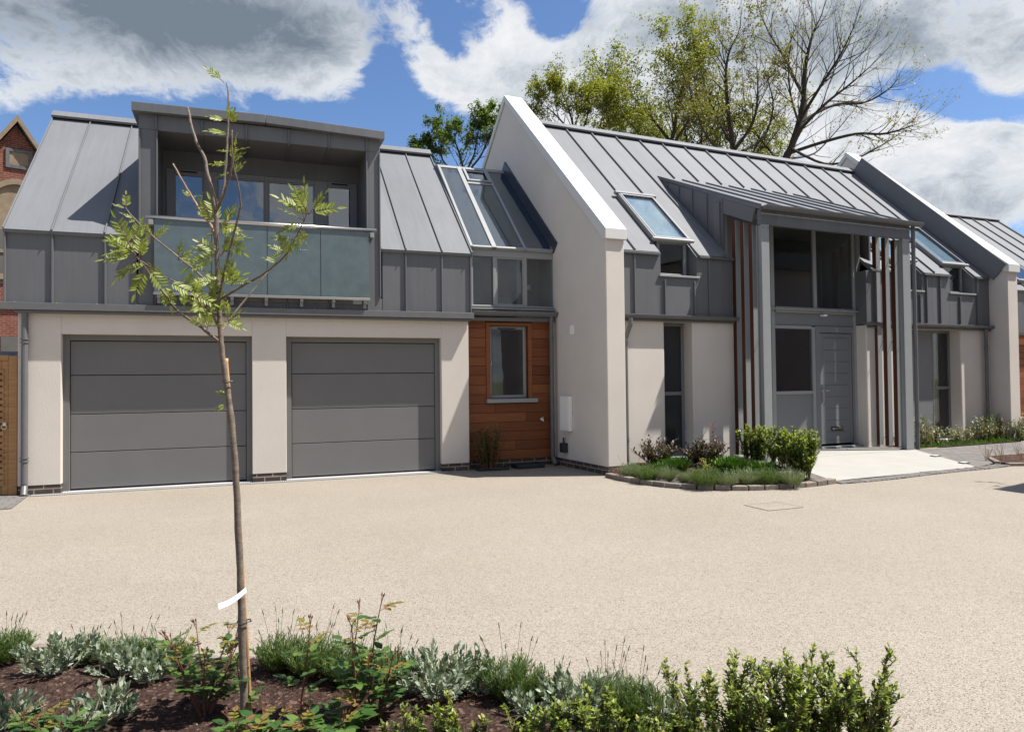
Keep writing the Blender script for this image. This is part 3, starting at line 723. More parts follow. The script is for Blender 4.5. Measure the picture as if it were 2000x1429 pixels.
# entrance screen y=.25
SY=.25
q=MB()
def sb(a,b,z0,z1,d=.03): q.box(a,b,SY-d,SY+.05,z0,z1)
sb(2.64,2.72,.16,4.42); sb(3.70,3.79,.16,4.42); sb(4.70,4.78,.16,2.40,.028); sb(4.76,4.84,2.76,4.42); sb(5.80,5.858,.16,4.42,.032)
for a,b in ((2.72,3.70),(3.79,5.80)):
    sb(a,b,2.655,2.76,.05); sb(a,b,4.34,4.42,.026)
sb(2.72,3.70,2.36,2.42,.027); sb(3.79,4.70,2.36,2.42,.027); sb(2.72,3.70,1.15,1.21,.027); sb(3.79,4.70,1.15,1.21,.027); sb(2.72,3.70,.16,.22,.027); sb(3.79,4.70,.16,.22,.027)
scn=q.build('entrance_screen','alu_light',H2,bevel=.005)
q=MB(); q.box(2.72,5.80,SY-.005,SY+.02,2.425,2.654); q.box(2.72,3.70,SY,SY+.02,.22,1.15); q.box(2.72,3.70,SY,SY+.02,1.21,2.36); q.box(2.72,3.70,SY,SY+.02,2.76,4.34); q.box(3.79,4.70,SY,SY+.02,.22,1.15); q.build('infill_panel','panel_grey',scn)
for a,b,z0,z1 in ((3.79,4.70,1.21,2.36),(3.79,4.76,2.76,4.34),(4.84,5.80,2.76,4.34)):
    q=MB(); q.box(a,b,SY+.005,SY+.025,z0,z1); q.build('pane','glass',scn)
q=MB(); q.box(2.64,5.858,SY-.10,SY-.051,2.70,2.725); q.build('transom_sill','alu_light',scn)
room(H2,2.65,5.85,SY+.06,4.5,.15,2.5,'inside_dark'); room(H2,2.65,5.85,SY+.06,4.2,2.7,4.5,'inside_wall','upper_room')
q=MB(); q.box(3.9,4.95,1.6,1.68,2.7,4.02); q.build('inner_partition','inside_wall',H2)
q=MB(); q.box(3.3,4.55,1.9,1.95,.98,1.03); q.box(3.3,4.55,1.9,1.95,.16,.2); 
for k in range(9): q.box(3.35+k*.15,3.37+k*.15,1.91,1.94,.2,.98)
q.box(4.5,4.58,1.88,1.96,.16,1.95); q.box(3.3,4.58,1.88,1.96,1.78,1.83); q.build('stair_rail','cedar',H2)
# door
q=MB(); zs=[.20+.222*k for k in range(10)]+[2.285]
zs=[z for z in zs if z<2.2]+[2.285]
q.box(4.91,5.73,SY-.012,SY+.04,.20,2.285)
dr=q.build('front_door','panel_grey',H2,bevel=.004)
q=MB()
for z in zs[1:-1]: q.box(5.02,5.62,SY-.0135,SY-.0121,z-.006,z+.006)
frame_xz(q,4.975,5.665,.27,2.22,SY-.0136,SY-.0122,.006); q.build('door_groove','seam_metal',dr)
q=MB(); q.box(4.785,4.895,SY-.03,SY+.05,.16,2.42); q.box(5.745,5.799,SY-.03,SY+.05,.16,2.42); q.box(4.895,5.745,SY-.03,SY+.05,2.30,2.42); q.build('door_frame','alu_grey',dr,bevel=.005)
q=MB(); q.box(5.15,5.46,SY-.03,SY-.0137,.44,.52); lp=q.build('letter_plate','black_plastic',dr,bevel=.006); q=MB(); q.box(5.175,5.435,SY-.04,SY-.031,.46,.50); q.build('flap','chrome',lp,bevel=.004)
q=MB(); q.box(4.925,4.955,SY-.02,SY-.0125,1.05,1.32); q.tube([(4.94,SY-.02,1.20),(4.94,SY-.06,1.20),(5.06,SY-.06,1.20)],.010,8); q.build('handle','chrome',dr)
q=MB(); q.box(4.78,5.86,SY-.14,SY+.0,.12,.158); q.build('door_step','alu_light',dr,bevel=.006)
q=MB(); q.box(4.885,4.975,SY-.14,SY-.052,2.60,2.63); q.build('wall_light','white_plastic',H2)
# porch
SP=Slope(-.74,4.27,23.2); UP=SP.u(2.08)
q=MB(); SP.box(q,2.56,6.22,0,UP,-.05,0); pr=q.build('porch_roof','zinc_roof',H2)
q=MB()
for k in range(7):
    x=2.58+.6*k
    SP.box(q,x-.010,x+.010,.0,UP-.02,0,.032)
q.build('standing_seam','zinc_roof',pr)
q=MB(); gutter(q,2.60,6.40,-.80,4.27,.055); q.build('gutter','gutter_metal',pr,bevel=.003)
q=MB(); q.box(2.60,6.18,-.715,-.63,3.98,4.235); SP.box(q,2.565,2.62,.10,SP.u(.3),-.29,-.052); SP.box(q,6.16,6.215,.10,SP.u(.3),-.29,-.052); SP.box(q,2.6,2.64,.06,SP.u(.2),-.30,-.295); q.build('beam','zinc',pr,bevel=.004)
q=MB(); SP.box(q,2.625,6.155,.1,SP.u(.24),-.075,-.055); q.build('soffit','zinc',pr)
# cheeks between main roof and porch roof
q=MB()
for x0,x1 in ((2.555,2.60),(6.17,6.21)):
    q.prismx([(.15,3.56),(.15,SP.P(0,SP.u(.15),-.055)[2]),(2.02,SP.P(0,SP.u(2.02),-.055)[2]),(2.02,S2.P(0,S2.u(2.02),-.03)[2])],x0,x1)
ck=q.build('porch_cheek','zinc',H2)
q=MB()
for y in (.55,.95,1.35,1.7): q.box(2.53,2.554,y-.01,y+.01,S2.P(0,S2.u(y),0.02)[2],SP.P(0,SP.u(y),-.06)[2])
q.build('standing_seam','zinc',ck)
def post(x0,x1):
    q=MB(); y0,y1=-.72,-.60
    q.box(x0,x1,y0,y0+.014,.13,3.978); q.box(x0,x1,y1-.014,y1,.13,3.978); q.box(x0+.03,x0+.045,y0+.014,y1-.014,.13,3.978); q.box(x1-.045,x1-.03,y0+.014,y1-.014,.13,3.978)
    p_=q.build('porch_post','alu_light',H2,bevel=.003)
    q=MB(); q.box(x0-.02,x1+.02,y0-.02,y1+.02,.115,.13)
    for xx in (x0+.03,x1-.03): q.tube([(xx,y0-.004,3.92),(xx,y0-.012,3.92)],.010,8)
    q.build('base_plate','alu_grey',p_)
post(2.60,2.77); post(5.97,6.17)
dp=MB(); downpipe(dp,6.29,-.70,4.25,.10,.036,shoe=False); dp.build('downpipe','gutter_metal',H2)
def fin(x,y,zt_):
    q=MB(); q.box(x,x+.095,y-.042,y+.042,.15,zt_); f_=q.build('timber_fin','fin_wood',H2,bevel=.003)
    q=MB(); q.box(x-.001,x+.101,y-.050,y-.0421,.15,zt_); q.box(x+.0951,x+.101,y-.0421,y+.042,.15,zt_); q.build('fin_channel','alu_light',f_)
    for z in (.30,2.12,3.72):
        q=MB(); q.tube([(x+.102,y,z-.05),(x+.115,y-.06,z),(x+.115,y-.15,z+.005),(x+.08,y-.158,z+.005)],.007,6); q.build('bracket','alu_grey',f_)
for X in (2.64,6.09):
    for k,y in enumerate((-.02,-.22,-.42)): fin(X,y,4.24+.42*(y+.02)-.06)
# gutters / pipes
q=MB(); gutter(q,.2,2.66,-.075,2.49,.05); gutter(q,5.74,9.60,-.075,2.49,.05); q.box(.18,2.62,-.05,-.003,2.395,2.425); q.box(5.88,9.555,-.05,-.003,2.395,2.425); q.build('gutter','gutter_metal',H2,bevel=.003)
dp=MB(); downpipe(dp,.36,-.075,2.43,.02,.036,swan=(.07,-.05)); dp.build('downpipe','gutter_metal',H2)
dp=MB(); downpipe(dp,9.33,-.075,2.43,.02,.036,swan=None); dp.build('downpipe','gutter_metal',H2)
# ------------------------------------------------------------------ house 3
H3=thing('end_house','partly hidden zinc roofed house with cedar wall beyond the far gable','house',F3.o[:],F3.a)
q=MB(); q.box(.2,6.35,0,.3,2.45,3.50); c3=q.build('cladding','zinc',H3)
q=MB()
for k in range(11): q.box(.55+.58*k,.575+.58*k,-.033,-.001,2.5,3.48)
q.build('standing_seam','zinc',c3)
q=MB(); z=.12
while z<2.42: q.box(.2,3.6,.02,.06,z,z+.15); z+=.158
q.build('cedar_wall','cedar',H3,bevel=.003)
q=MB(); q.box(.2,3.6,.061,.1,0,2.45); q.build('backing','dark_gap',H3)
q=MB(); q.box(3.6,6.3,.0,.3,0,2.45); q.build('wall','render',H3)
q=MB(); frame_xz(q,2.95,3.55,.15,2.3,-.01,.019,.05); w3=q.build('window','alu_light',H3); q=MB(); q.box(3.0,3.5,-.005,.015,.2,2.25); q.build('pane','glass',w3)
S3=Slope(-.06,3.52,40); U3=S3.u(3.12)
q=MB(); S3.box(q,.1,6.4,0,U3,-.06,0); z3=S3.P(0,U3,0)[2]; y3=S3.P(0,U3,0)[1]; q.prismx([(y3,z3),(y3,z3-.06),(y3+3,z3-2.6),(y3+3,z3-2.54)],.1,6.4); r3=q.build('roof','zinc_roof',H3)
q=MB()
for k in range(11): S3.box(q,.55+.58*k-.01,.55+.58*k+.01,0,U3-.05,0,.034)
S3.box(q,6.385,6.405,0,U3,0,.034); q.build('standing_seam','zinc_roof',r3)
q=MB(); S3.box(q,.1,6.4,U3-.14,U3+.02,.036,.07); q.build('ridge_cap','zinc_roof',r3)
q=MB(); S3.box(q,.1,6.4,U3-.13,U3-.02,.002,.035); q.build('ridge_vent','dark_gap',r3)
q=MB(); S3.ring(q,2.75,3.7,.3,1.9,.004,.11,.07); v3=q.build('roof_window','alu_grey',H3,bevel=.006); q=MB(); S3.box(q,2.82,3.63,.37,1.83,.08,.10); q.build('pane','glass_sky',v3)
q=MB(); q.prismx([(.05,3.45),(y3,z3-.08),(y3+2.8,3.45)],6.1,6.3); q.build('gable_end','render',H3)
q=MB(); gutter(q,.2,6.4,-.1,2.48,.06); q.build('gutter','gutter_metal',H3)
# ------------------------------------------------------------------ paving, ramp, kerbs, beds (f2 axes)
def f2poly(pts): return [F2.world(*p) for p in pts]
def zf(y):  # ground level rises towards the entrance
    return .012 if y<-2.5 else (.115 if y>-.75 else .012+(.103)*(y+2.5)/1.75)
q=MB(); q.k=0
q.face([(2.2,-2.42,zf(-2.42)),(5.35,-2.38,zf(-2.38)),(6.15,-.75,zf(-.75)),(2.75,-.75,zf(-.75))])
o=q.build('entrance_ramp','concrete_pad'); o.location=F2.o; o.rotation_euler=(0,0,F2.a); tag(o,kind='structure')
q=MB(); q.box(2.62,6.2,-.75,.25,.0,.118); o=q.build('doorstep_paving','concrete_pad'); o.location=F2.o; o.rotation_euler=(0,0,F2.a); tag(o,kind='structure')
q=MB()
q.face([(5.36,-2.39,.016),(6.1,-2.2,.022),(6.75,-1.62,.058),(12.5,-1.75,.058),(12.5,-.66,.112),(6.16,-.72,.112)])
q.face([(1.55,-2.30,.016),(2.19,-2.43,.014),(2.74,-.76,.111),(2.45,-.6,.111)])
o=q.build('path_paving','block_paving'); o.location=F2.o; o.rotation_euler=(0,0,F2.a); tag(o,kind='structure')
rr=random.Random(11)
def kerb_row(mb,line,length,width,z0,z1,gap=.008,tilt=0):
    """blocks laid end to end along a polyline"""
    pts=[Vector((p[0],p[1],0)) for p in line]; segs=[]
    tot=sum((pts[i+1]-pts[i]).length for i in range(len(pts)-1)); n=max(1,int(round(tot/length)))
    def P(t):
        t*=tot
        for i in range(len(pts)-1):
            L=(pts[i+1]-pts[i]).length
            if t<=L or i==len(pts)-2: return pts[i].lerp(pts[i+1],min(1,t/L))
            t-=L
    for k in range(n):
        a=P(k/n); b=P((k+1)/n); d=(b-a).normalized(); nn=Vector((-d.y,d.x,0)); a=a+d*gap*.5; b=b-d*gap*.5
        j=rr.uniform(-.004,.004)
        c=[a-nn*width*.5,b-nn*width*.5,b+nn*width*.5,a+nn*width*.5]
        mb.hexa([(p.x,p.y,z0) for p in c]+[(p.x,p.y,z1+j) for p in c])
    return mb
kl=[(-.245,-.47),(-.26,-.85),(-.23,-1.25),(-.11,-1.70),(.08,-2.02),(.31,-2.24),(.60,-2.42),(.91,-2.52),(1.35,-2.57),(1.78,-2.56),(2.10,-2.50)]
q=MB(); kerb_row(q,kl,.215,.11,-.02,.065,.013); 
o=q.build('kerb','kerb_block',bevel=.010,seg=2); o.location=F2.o; o.rotation_euler=(0,0,F2.a); tag(o,kind='structure')
q=MB(); kerb_row(q,[(2.13,-2.52),(2.6,-2.56),(3.2,-2.55),(4.0,-2.48),(4.8,-2.45),(5.4,-2.46),(6.0,-2.40)],.105,.21,-.02,.018,.012)
o=q.build('edging_blocks','block_paving',bevel=.006); o.location=F2.o; o.rotation_euler=(0,0,F2.a); tag(o,kind='structure')
q=MB(); kerb_row(q,[(6.02,-2.44),(6.4,-2.62),(7.2,-2.75),(9.5,-2.8)],.25,.10,-.02,.05); kerb_row(q,[(6.05,-2.28),(6.72,-1.66),(12,-1.78)],.22,.09,-.02,.062)
o=q.build('kerb','kerb_block',bevel=.008); o.location=F2.o; o.rotation_euler=(0,0,F2.a); tag(o,kind='structure')
# soil of the curved bed
q=MB(); base=[(x,y) for x,y in kl]
inner=[(1.55,-2.28),(2.45,-.62),(2.62,-.55),(2.62,0.0),(.2,0.0),(-.12,-.40)]
poly=[(x+.02,y+.03,.03) for x,y in base]+[(x,y,zf(y)) for x,y in inner]
cen=(1.1,-1.2,.085)
for i in range(len(poly)): q.face([poly[i],poly[(i+1)%len(poly)],cen])
o=q.build('flower_bed_soil','soil'); o.location=F2.o; o.rotation_euler=(0,0,F2.a); tag(o,kind='structure')
q=MB(); q.face([(6.08,-2.26,.034),(6.42,-2.57,.034),(7.2,-2.70,.036),(12,-2.75,.04),(12,-1.80,.05),(6.73,-1.69,.05)])
o=q.build('mulch_bed','bark_mulch'); o.location=F2.o; o.rotation_euler=(0,0,F2.a); tag(o,kind='structure')
q=MB(); q.face([(6.2,-.66,.117),(12.5,-.6,.117),(12.5,.0,.12),(6.2,.0,.12)])
o=q.build('planting_strip','soil'); o.location=F2.o; o.rotation_euler=(0,0,F2.a); tag(o,kind='structure')
# slabs by the gate
q=MB(); q.prismz([(-3.6,10.0),(-2.55,10.15),(-2.66,11.5),(-3.6,11.5)],-.02,.012); tag(q.build('paving_slab','block_paving'),kind='structure')
# manhole
mh=thing('manhole_cover','recessed square manhole cover with thin dark edges in the cream driveway','manhole cover',(5.64,6.65,0),.02)
q=MB(); q.box(-.235,.235,-.19,.19,-.03,.004); q.build('tray','resin_gravel',mh)
q=MB(); frame_xz(q,0,1,0,1,0,1,.1); q=MB()
for b in ((-.245,.245,-.2,-.191),(-.245,.245,.191,.2),(-.245,-.236,-.191,.191),(.236,.245,-.191,.191)): q.box(*b,-.03,.0045)
q.build('rim','seam_metal',mh)
# ground lights beside the ramp
for x,y,lab in ((1.98,-2.12,'flush ground light in the paving strip left of the white ramp'),(5.75,-1.42,'flush ground light in block paving by the rear right ramp edge'),(5.50,-2.08,'flush ground light in block paving by the front right ramp corner')):
    p=F2.world(x,y,zf(y)+.012); t=thing('ground_light',lab,'light',p,F2.a,'ground lights beside the ramp')
    q=MB(); q.box(-.08,.08,-.05,.05,-.02,.006); q.build('housing','seam_metal',t,bevel=.004)
    q=MB(); q.box(-.06,.06,-.032,.032,.0061,.009); q.build('lens','white_plastic',t)
# ------------------------------------------------------------------ gate, outbuilding, brick building
GT=thing('slatted_gate','brown timber gate of horizontal slats beside the left downpipe','gate',(-2.79,11.40,0))
q=MB(); q.box(-.10,.0,-.05,.05,0,1.86); q.build('post','fence_wood',GT,bevel=.006)
q=MB(); q.box(-1.1,-.105,-.035,.04,1.80,1.87); q.box(-1.1,-.9,-.02,.03,.02,1.80); q.box(-.18,-.105,-.02,.03,.02,1.80); q.box(-.9,-.18,-.02,.03,1.68,1.80); q.box(-.9,-.18,-.02,.03,.02,.12); q.build('gate_frame','fence_wood',GT,bevel=.004)
q=MB(); z=.14
while z<1.66: q.box(-1.0,-.15,-.034,-.021,z,z+.056); z+=.083
q.build('slat','fence_wood',GT,bevel=.003)
q=MB(); pts=[(-.145+.028*math.cos(a*math.pi/8),-.055,.92+.03*math.sin(a*math.pi/8)) for a in range(17)]; q.tube(pts,.005,6); q.tube([(-.145,-.035,.955),(-.145,-.06,.95)],.009,8); q.box(-.165,-.125,-.04,-.0345,.93,.98); q.build('ring_handle','chrome',GT)
OB=thing('outbuilding','low slate roofed outbuilding behind the timber gate','outbuilding',(-3.6,14.5,0))
q=MB(); q.box(-1.5,.55,0,2.5,0,1.72); q.build('wall','red_brick',OB)
q=MB(); q.prismx([(-.15,1.80),(1.2,2.10),(2.6,1.80),(2.6,1.74),(1.2,2.0),(-.15,1.74)],-1.6,.60); q.build('roof','slate',OB)
q=MB(); q.prismx([(-.17,1.78),(1.2,2.13),(1.2,2.05),(-.17,1.70)],.601,.66); q.build('verge_trim','white_plastic',OB)
# brick building
d=26.0
def wallpt(px,py): return at(px,py,d)
pa=at(32,232,d); bb=Vector((pa.x,pa.y,0))
BB=thing('brick_building','tall old red brick gable with arched stone window behind the grey house','building',bb,R_(20.6))
ppm=FPX/d
def bxz(px,py): return ((px-32)/ppm, HCAM+(748-py)/ppm)
az=bxz(32,232)[1]; eaveL=bxz(-60,345); eaveR=bxz(125,350)
q=MB(); zc=eaveR[1]; xw=2.6
def gwall(holes=None): pass
ap=(0,az-.15)
sl_=(352-232)/(110-32)
hw=2.9; ze=az-hw*sl_
wx0,wx1=bxz(20,0)[0],bxz(53,0)[0]; wz0,wz1=bxz(0,318)[1],bxz(0,291)[1]
# wall as strips round a blind window and an arch opening
q.hexa([(-hw,0,0),(hw,0,0),(hw,8,0),(-hw,8,0),(-hw,0,ze),(hw,0,ze),(hw,8,ze),(-hw,8,ze)])
q.face([(-hw,0,ze+.0),(hw,0,ze),(0,0,az-.1)]); q.face([(hw,8,ze),(-hw,8,ze),(0,8,az-.1)])
wb=q.build('wall','red_brick',BB)
q=MB(); 
for sg in (-1,1):
    q.hexa([(0,-.25,az),(sg*(hw+.35),-.25,ze-.35*sl_),(sg*(hw+.35),8.2,ze-.35*sl_),(0,8.2,az),(0,-.25,az+.16),(sg*(hw+.35),-.25,ze-.35*sl_+.16),(sg*(hw+.35),8.2,ze-.35*sl_+.16),(0,8.2,az+.16)])
q.build('roof','slate',BB)
q=MB()
for sg in (-1,1):
    q.hexa([(0,-.32,az-.05),(sg*(hw+.36),-.32,ze-.36*sl_-.05),(sg*(hw+.36),-.251,ze-.36*sl_-.05),(0,-.251,az-.05),(0,-.32,az+.18),(sg*(hw+.36),-.32,ze-.36*sl_+.18),(sg*(hw+.36),-.251,ze-.36*sl_+.18),(0,-.251,az+.18)])
q.build('coping','stone_dressing',BB)
q=MB(); frame_xz(q,wx0-.1,wx1+.1,wz0-.1,wz1+.1,-.06,.0,.11); bwn=q.build('blind_window','slate',BB); q=MB(); q.box(wx0,wx1,-.02,-.004,wz0,wz1); q.build('infill','stone_dressing',bwn)
# pointed stone arch window below
acx=bxz(36,0)[0]-.05; atop=bxz(0,345)[1]; abot=bxz(0,440)[1]; aw=1.05
q=MB()
def arcp(r,k,n=9):
    pts=[]
    for i in range(n+1):
        t=i/n; x=-r+ r*t; zz=math.sqrt(max(0,1-(1-t)**2)) ; pts.append((x,zz))
    return pts
outer=[(-aw*1.25,0)]+[(-aw*1.25+aw*1.25*i/8,(atop-abot)*.62*math.sin(math.pi/2*i/8)**.9) for i in range(1,9)]
full=outer+[(-x,z) for x,z in reversed(outer[:-1])]
for i in range(len(full)-1):
    (xa,za),(xb,zb_)=full[i],full[i+1]; kx=.84; kz_=.82
    zo=abot+(atop-abot)*.38
    q.hexa([(acx+xa,-.14,zo+za),(acx+xb,-.14,zo+zb_),(acx+xb,-.001,zo+zb_),(acx+xa,-.001,zo+za),(acx+xa*kx,-.14,zo+za*kz_),(acx+xb*kx,-.14,zo+zb_*kz_),(acx+xb*kx,-.001,zo+zb_*kz_),(acx+xa*kx,-.001,zo+za*kz_)])
arch=q.build('stone_arch','stone_dressing',BB)
q=MB(); poly=[(acx+x*.84,-.03,zo+z*.82) for x,z in full]; q.face(poly); q.box(acx-aw*1.05,acx+aw*1.05,-.05,-.002,abot-.25,zo); q.build('tympanum','stone_dressing',arch)
q=MB()
for k in (-1,0,1): q.box(acx+k*.62-.22,acx+k*.62+.22,-.058,-.051,abot-2.0,abot-.1)
q.build('window_light','inside_dark',arch)
q=MB()
for zc_,h in ((bxz(0,487)[1],.06),(bxz(0,536)[1],.10),(bxz(0,592)[1],.08)): q.box(-hw-.02,hw+.02,-.1,-.001,zc_-h,zc_+h)
q.build('string_course','stone_dressing',BB)
x0,x1=bxz(8,0)[0],bxz(60,0)[0]
q=MB(); q.box(x0,x1,-.03,-.002,bxz(0,688)[1],bxz(0,651)[1]); q.build('dark_window','inside_dark',BB)
q=MB(); q.box(x0-2,x1+1,-.03,-.002,bxz(0,520)[1],bxz(0,455)[1]); q.build('clerestory_window','inside_dark',BB)
# ------------------------------------------------------------------ neighbour across the yard (outside the frame: throws the shadow at the right edge and shows in glass)
def brick_house(label,x0,x1,y0,y1,ze,zr_,alongx,chim,wins,mat='red_brick'):
    NB=thing('neighbour_house',label,'house',((x0+x1)/2,(y0+y1)/2,0)); cx,cy=(x0+x1)/2,(y0+y1)/2; a,b=(x1-x0)/2,(y1-y0)/2
    q=MB(); q.box(-a,a,-b,b,0,ze); q.build('wall',mat,NB)
    q=MB(); o=.25; t=.08
    if alongx: q.hexa([(-a-o,-b-o,ze-.04),(a+o,-b-o,ze-.04),(a+o,b+o,ze-.04),(-a-o,b+o,ze-.04),(-a-o,-t,zr_),(a+o,-t,zr_),(a+o,t,zr_),(-a-o,t,zr_)])
    else: q.hexa([(-a-o,-b-o,ze-.04),(a+o,-b-o,ze-.04),(a+o,b+o,ze-.04),(-a-o,b+o,ze-.04),(-t,-b-o,zr_),(t,-b-o,zr_),(t,b+o,zr_),(-t,b+o,zr_)])
    r_=q.build('roof','slate',NB)
    for c in chim:
        q=MB(); q.box(c-.4,c+.4,-.4,.4,zr_-.6,zr_+1.3); q.build('chimney','red_brick',r_)
    for x in wins:
        for z in (1.0,3.3):
            q=MB(); frame_xz(q,x,x+1.1,z,z+1.25,b+.002,b+.05,.07); w_=q.build('window','white_plastic',NB); q=MB(); q.box(x+.07,x+1.03,b+.003,b+.02,z+.07,z+1.18); q.build('pane','black_plastic',w_)
brick_house('grey rendered house behind the photographer across the yard',-20,7,-16,-10,5.2,8.0,True,(0.6,9.5),(-11,-7,-3,1,5,9),'grey_render')
brick_house('grey rendered house just beyond the right picture edge',11.6,19,-9,5.35,4.6,7.6,False,(),(),'grey_render')
# ------------------------------------------------------------------ planting: foreground bed
fb=[(-260,1258),(0,1268),(300,1287),(500,1299),(800,1330),(1050,1352),(1280,1396),(1420,1438),(1600,1475),(1750,1540)]
edge=[ground(*p) for p in fb]
q=MB()
near=[(1.9,1.2),(1.3,.6),(-2.2,.6),(-4.5,1.5)]
ring=[(p.x,p.y,.02) for p in edge]+[(x,y,.02) for x,y in near]
rs=random.Random(5)
# bumpy soil sheet
nx,ny=90,60; X0,X1,Y0,Y1=-3.6,2.3,1.0,4.6
def inside(x,y):
    c=False; n=len(ring); j=n-1
    for i in range(n):
        xi,yi=ring[i][:2]; xj,yj=ring[j][:2]
        if (yi>y)!=(yj>y) and x<(xj-xi)*(y-yi)/(yj-yi)+xi: c=not c
        j=i
    return c
import mathutils.noise as mn
def soilz(x,y): return .035+.022*mn.noise(Vector((x*3.1,y*3.1,0)))+.014*mn.noise(Vector((x*11,y*11,3)))+.008*mn.noise(Vector((x*31,y*31,7)))
nx,ny=240,150
def gz(i,j):
    x=X0+(X1-X0)*i/nx; y=Y0+(Y1-Y0)*j/ny
    return (x,y,soilz(x,y))
vid={}
for i in range(nx):
    for j in range(ny):
        x=X0+(X1-X0)*(i+.5)/nx; y=Y0+(Y1-Y0)*(j+.5)/ny
        if inside(x,y):
            ids=[]
            for a,b in ((i,j),(i+1,j),(i+1,j+1),(i,j+1)):
                if (a,b) not in vid: vid[(a,b)]=len(q.v); q.v.append(gz(a,b))
                ids.append(vid[(a,b)])
            q.f.append(tuple(ids)); q.mi.append(0)
tag(q.build('flower_bed_soil','soil',smooth=True),kind='structure')
q=MB(); kerb_row(q,[(p.x,p.y) for p in edge],.2,.08,-.02,.03)
tag(q.build('kerb','kerb_block',bevel=.006),kind='structure')
# clods and chips on the soil
q=MB()
for k in range(1500):
    x=rs.uniform(X0,X1); y=rs.uniform(Y0,Y1)
    if not inside(x,y): continue
    s=rs.uniform(.004,.013); z=soilz(x,y)+s*.2; c=Vector((x,y,z)); q.k=0 if rs.random()<.8 else 1
    a=rs.uniform(0,6.3); u=Vector((math.cos(a),math.sin(a),rs.uniform(-.4,.4)))*s*1.3; v=Vector((-math.sin(a),math.cos(a),rs.uniform(-.4,.4)))*s; w_=Vector((0,0,s*.8))
    q.hexa([c-u-v-w_,c+u-v-w_,c+u*.8+v-w_,c-u+v*.7-w_,c-u*.6-v*.7+w_,c+u*.5-v*.6+w_,c+u*.5+v*.6+w_,c-u*.7+v*.5+w_])
tag(q.build('soil_clods',['bark_mulch','stone_dressing']),kind='stuff')
def rdir(r,el0,el1,az=None):
    a=r.uniform(0,2*math.pi) if az is None else az; e=R_(r.uniform(el0,el1))
    return Vector((math.cos(a)*math.cos(e),math.sin(a)*math.cos(e),math.sin(e)))
UPV=Vector((0,0,1))
def stem_pts(r,base,d,L,n=6,wob=.08,grav=0.0):
    pts=[Vector(base)]; dd=Vector(d)
    for k in range(n):
        dd=(dd+Vector((r.uniform(-wob,wob),r.uniform(-wob,wob),r.uniform(-wob,wob)*.5+grav))).normalized()
        pts.append(pts[-1]+dd*L/n)
    return pts
def along(pts,t):
    n=len(pts)-1; t=max(0,min(.9999,t))*n; i=int(t); return pts[i].lerp(pts[i+1],t-i),(pts[i+1]-pts[i]).normalized()
def plant(name,label,cat,loc,rz,group,parts):
    """parts: list of (part name, MB, materials)"""
    t=thing(name,label,cat,loc,rz,group)
    for pn,mb,mt in parts: mb.build(pn,mt,t)
    return t
def box_bush(r,H,W,stems,dens=1.0,ll=.021):
    st=MB(); lf=MB()
    for k in range(stems):
        a=2*math.pi*k/stems+r.uniform(-.4,.4); rad=W*math.sqrt(r.random())*.55
        b=Vector((rad*math.cos(a),rad*math.sin(a),0)); L=H*r.uniform(.72,1.0)
        d=Vector((math.cos(a)*rad/W*.5,math.sin(a)*rad/W*.5,1)).normalized()
        pts=stem_pts(r,b,d,L,7,.10); st.tube(pts,[.0045*(1-.75*i/7) for i in range(8)],5,False)
        branches=[pts]
        for j in range(int(9*dens)):
            t=r.uniform(.12,.92); P,dd=along(pts,t); bd=(dd*.9+rdir(r,-5,35)*.9).normalized(); bp=stem_pts(r,P,bd,H*r.uniform(.12,.26)*(1.15-t*.6),4,.12,.08); st.tube(bp,[.0022,.002,.0018,.0014,.001],4,False); branches.append(bp)
        for bi,bp in enumerate(branches):
            Lb=sum((bp[i+1]-bp[i]).length for i in range(len(bp)-1)); n=int(Lb/.0062*dens)
            for i in range(n):
                t=(i+r.random())/n
                if bi==0 and t<.2 and r.random()<.8: continue
                P,dd=along(bp,t); ld=(dd*.75+rdir(r,-35,50)).normalized(); lf.k=1 if (t>.78 and r.random()<.75) else 0
                lf.leaf(P,ld,UPV,ll*r.uniform(.7,1.15),ll*r.uniform(.38,.5),.3,.1)
    return [('stems',st,'stem_brown'),('foliage',lf,['box_leaf','box_tip'])]
def silver_bush(r,H,W,stems,ll=.043):
    st=MB(); lf=MB()
    for k in range(stems):
        a=r.uniform(0,6.28); rad=W*math.sqrt(r.random())
        e=1-rad/W*.55
        d=Vector((math.cos(a)*rad/W*.9,math.sin(a)*rad/W*.9,.5+.6*e)).normalized()
        pts=stem_pts(r,(rad*.35*math.cos(a),rad*.35*math.sin(a),0),d,H*r.uniform(.7,1.1),5,.12); st.tube(pts,[.004,.0035,.003,.0026,.002,.0016],5,False)
        n=r.randint(15,22)
        for i in range(n):
            t=.30+.70*(i/n)**.7; P,dd=along(pts,t); ph=i*2.4+r.uniform(-.3,.3)
            o=Vector((math.cos(ph),math.sin(ph),0)); o=(o-dd*o.dot(dd)).normalized()
            ld=(dd*(.35+t*.75)+o*(1.15-t*.45)).normalized(); lf.k=1 if r.random()<.22 else 0
            lf.leaf(P,ld,dd,ll*r.uniform(.7,1.1)*(1.15-.35*t),ll*.40*r.uniform(.8,1.1),-.25,-.12)
    return [('stems',st,'silver_leaf'),('foliage',lf,['silver_leaf','silver_dark'])]
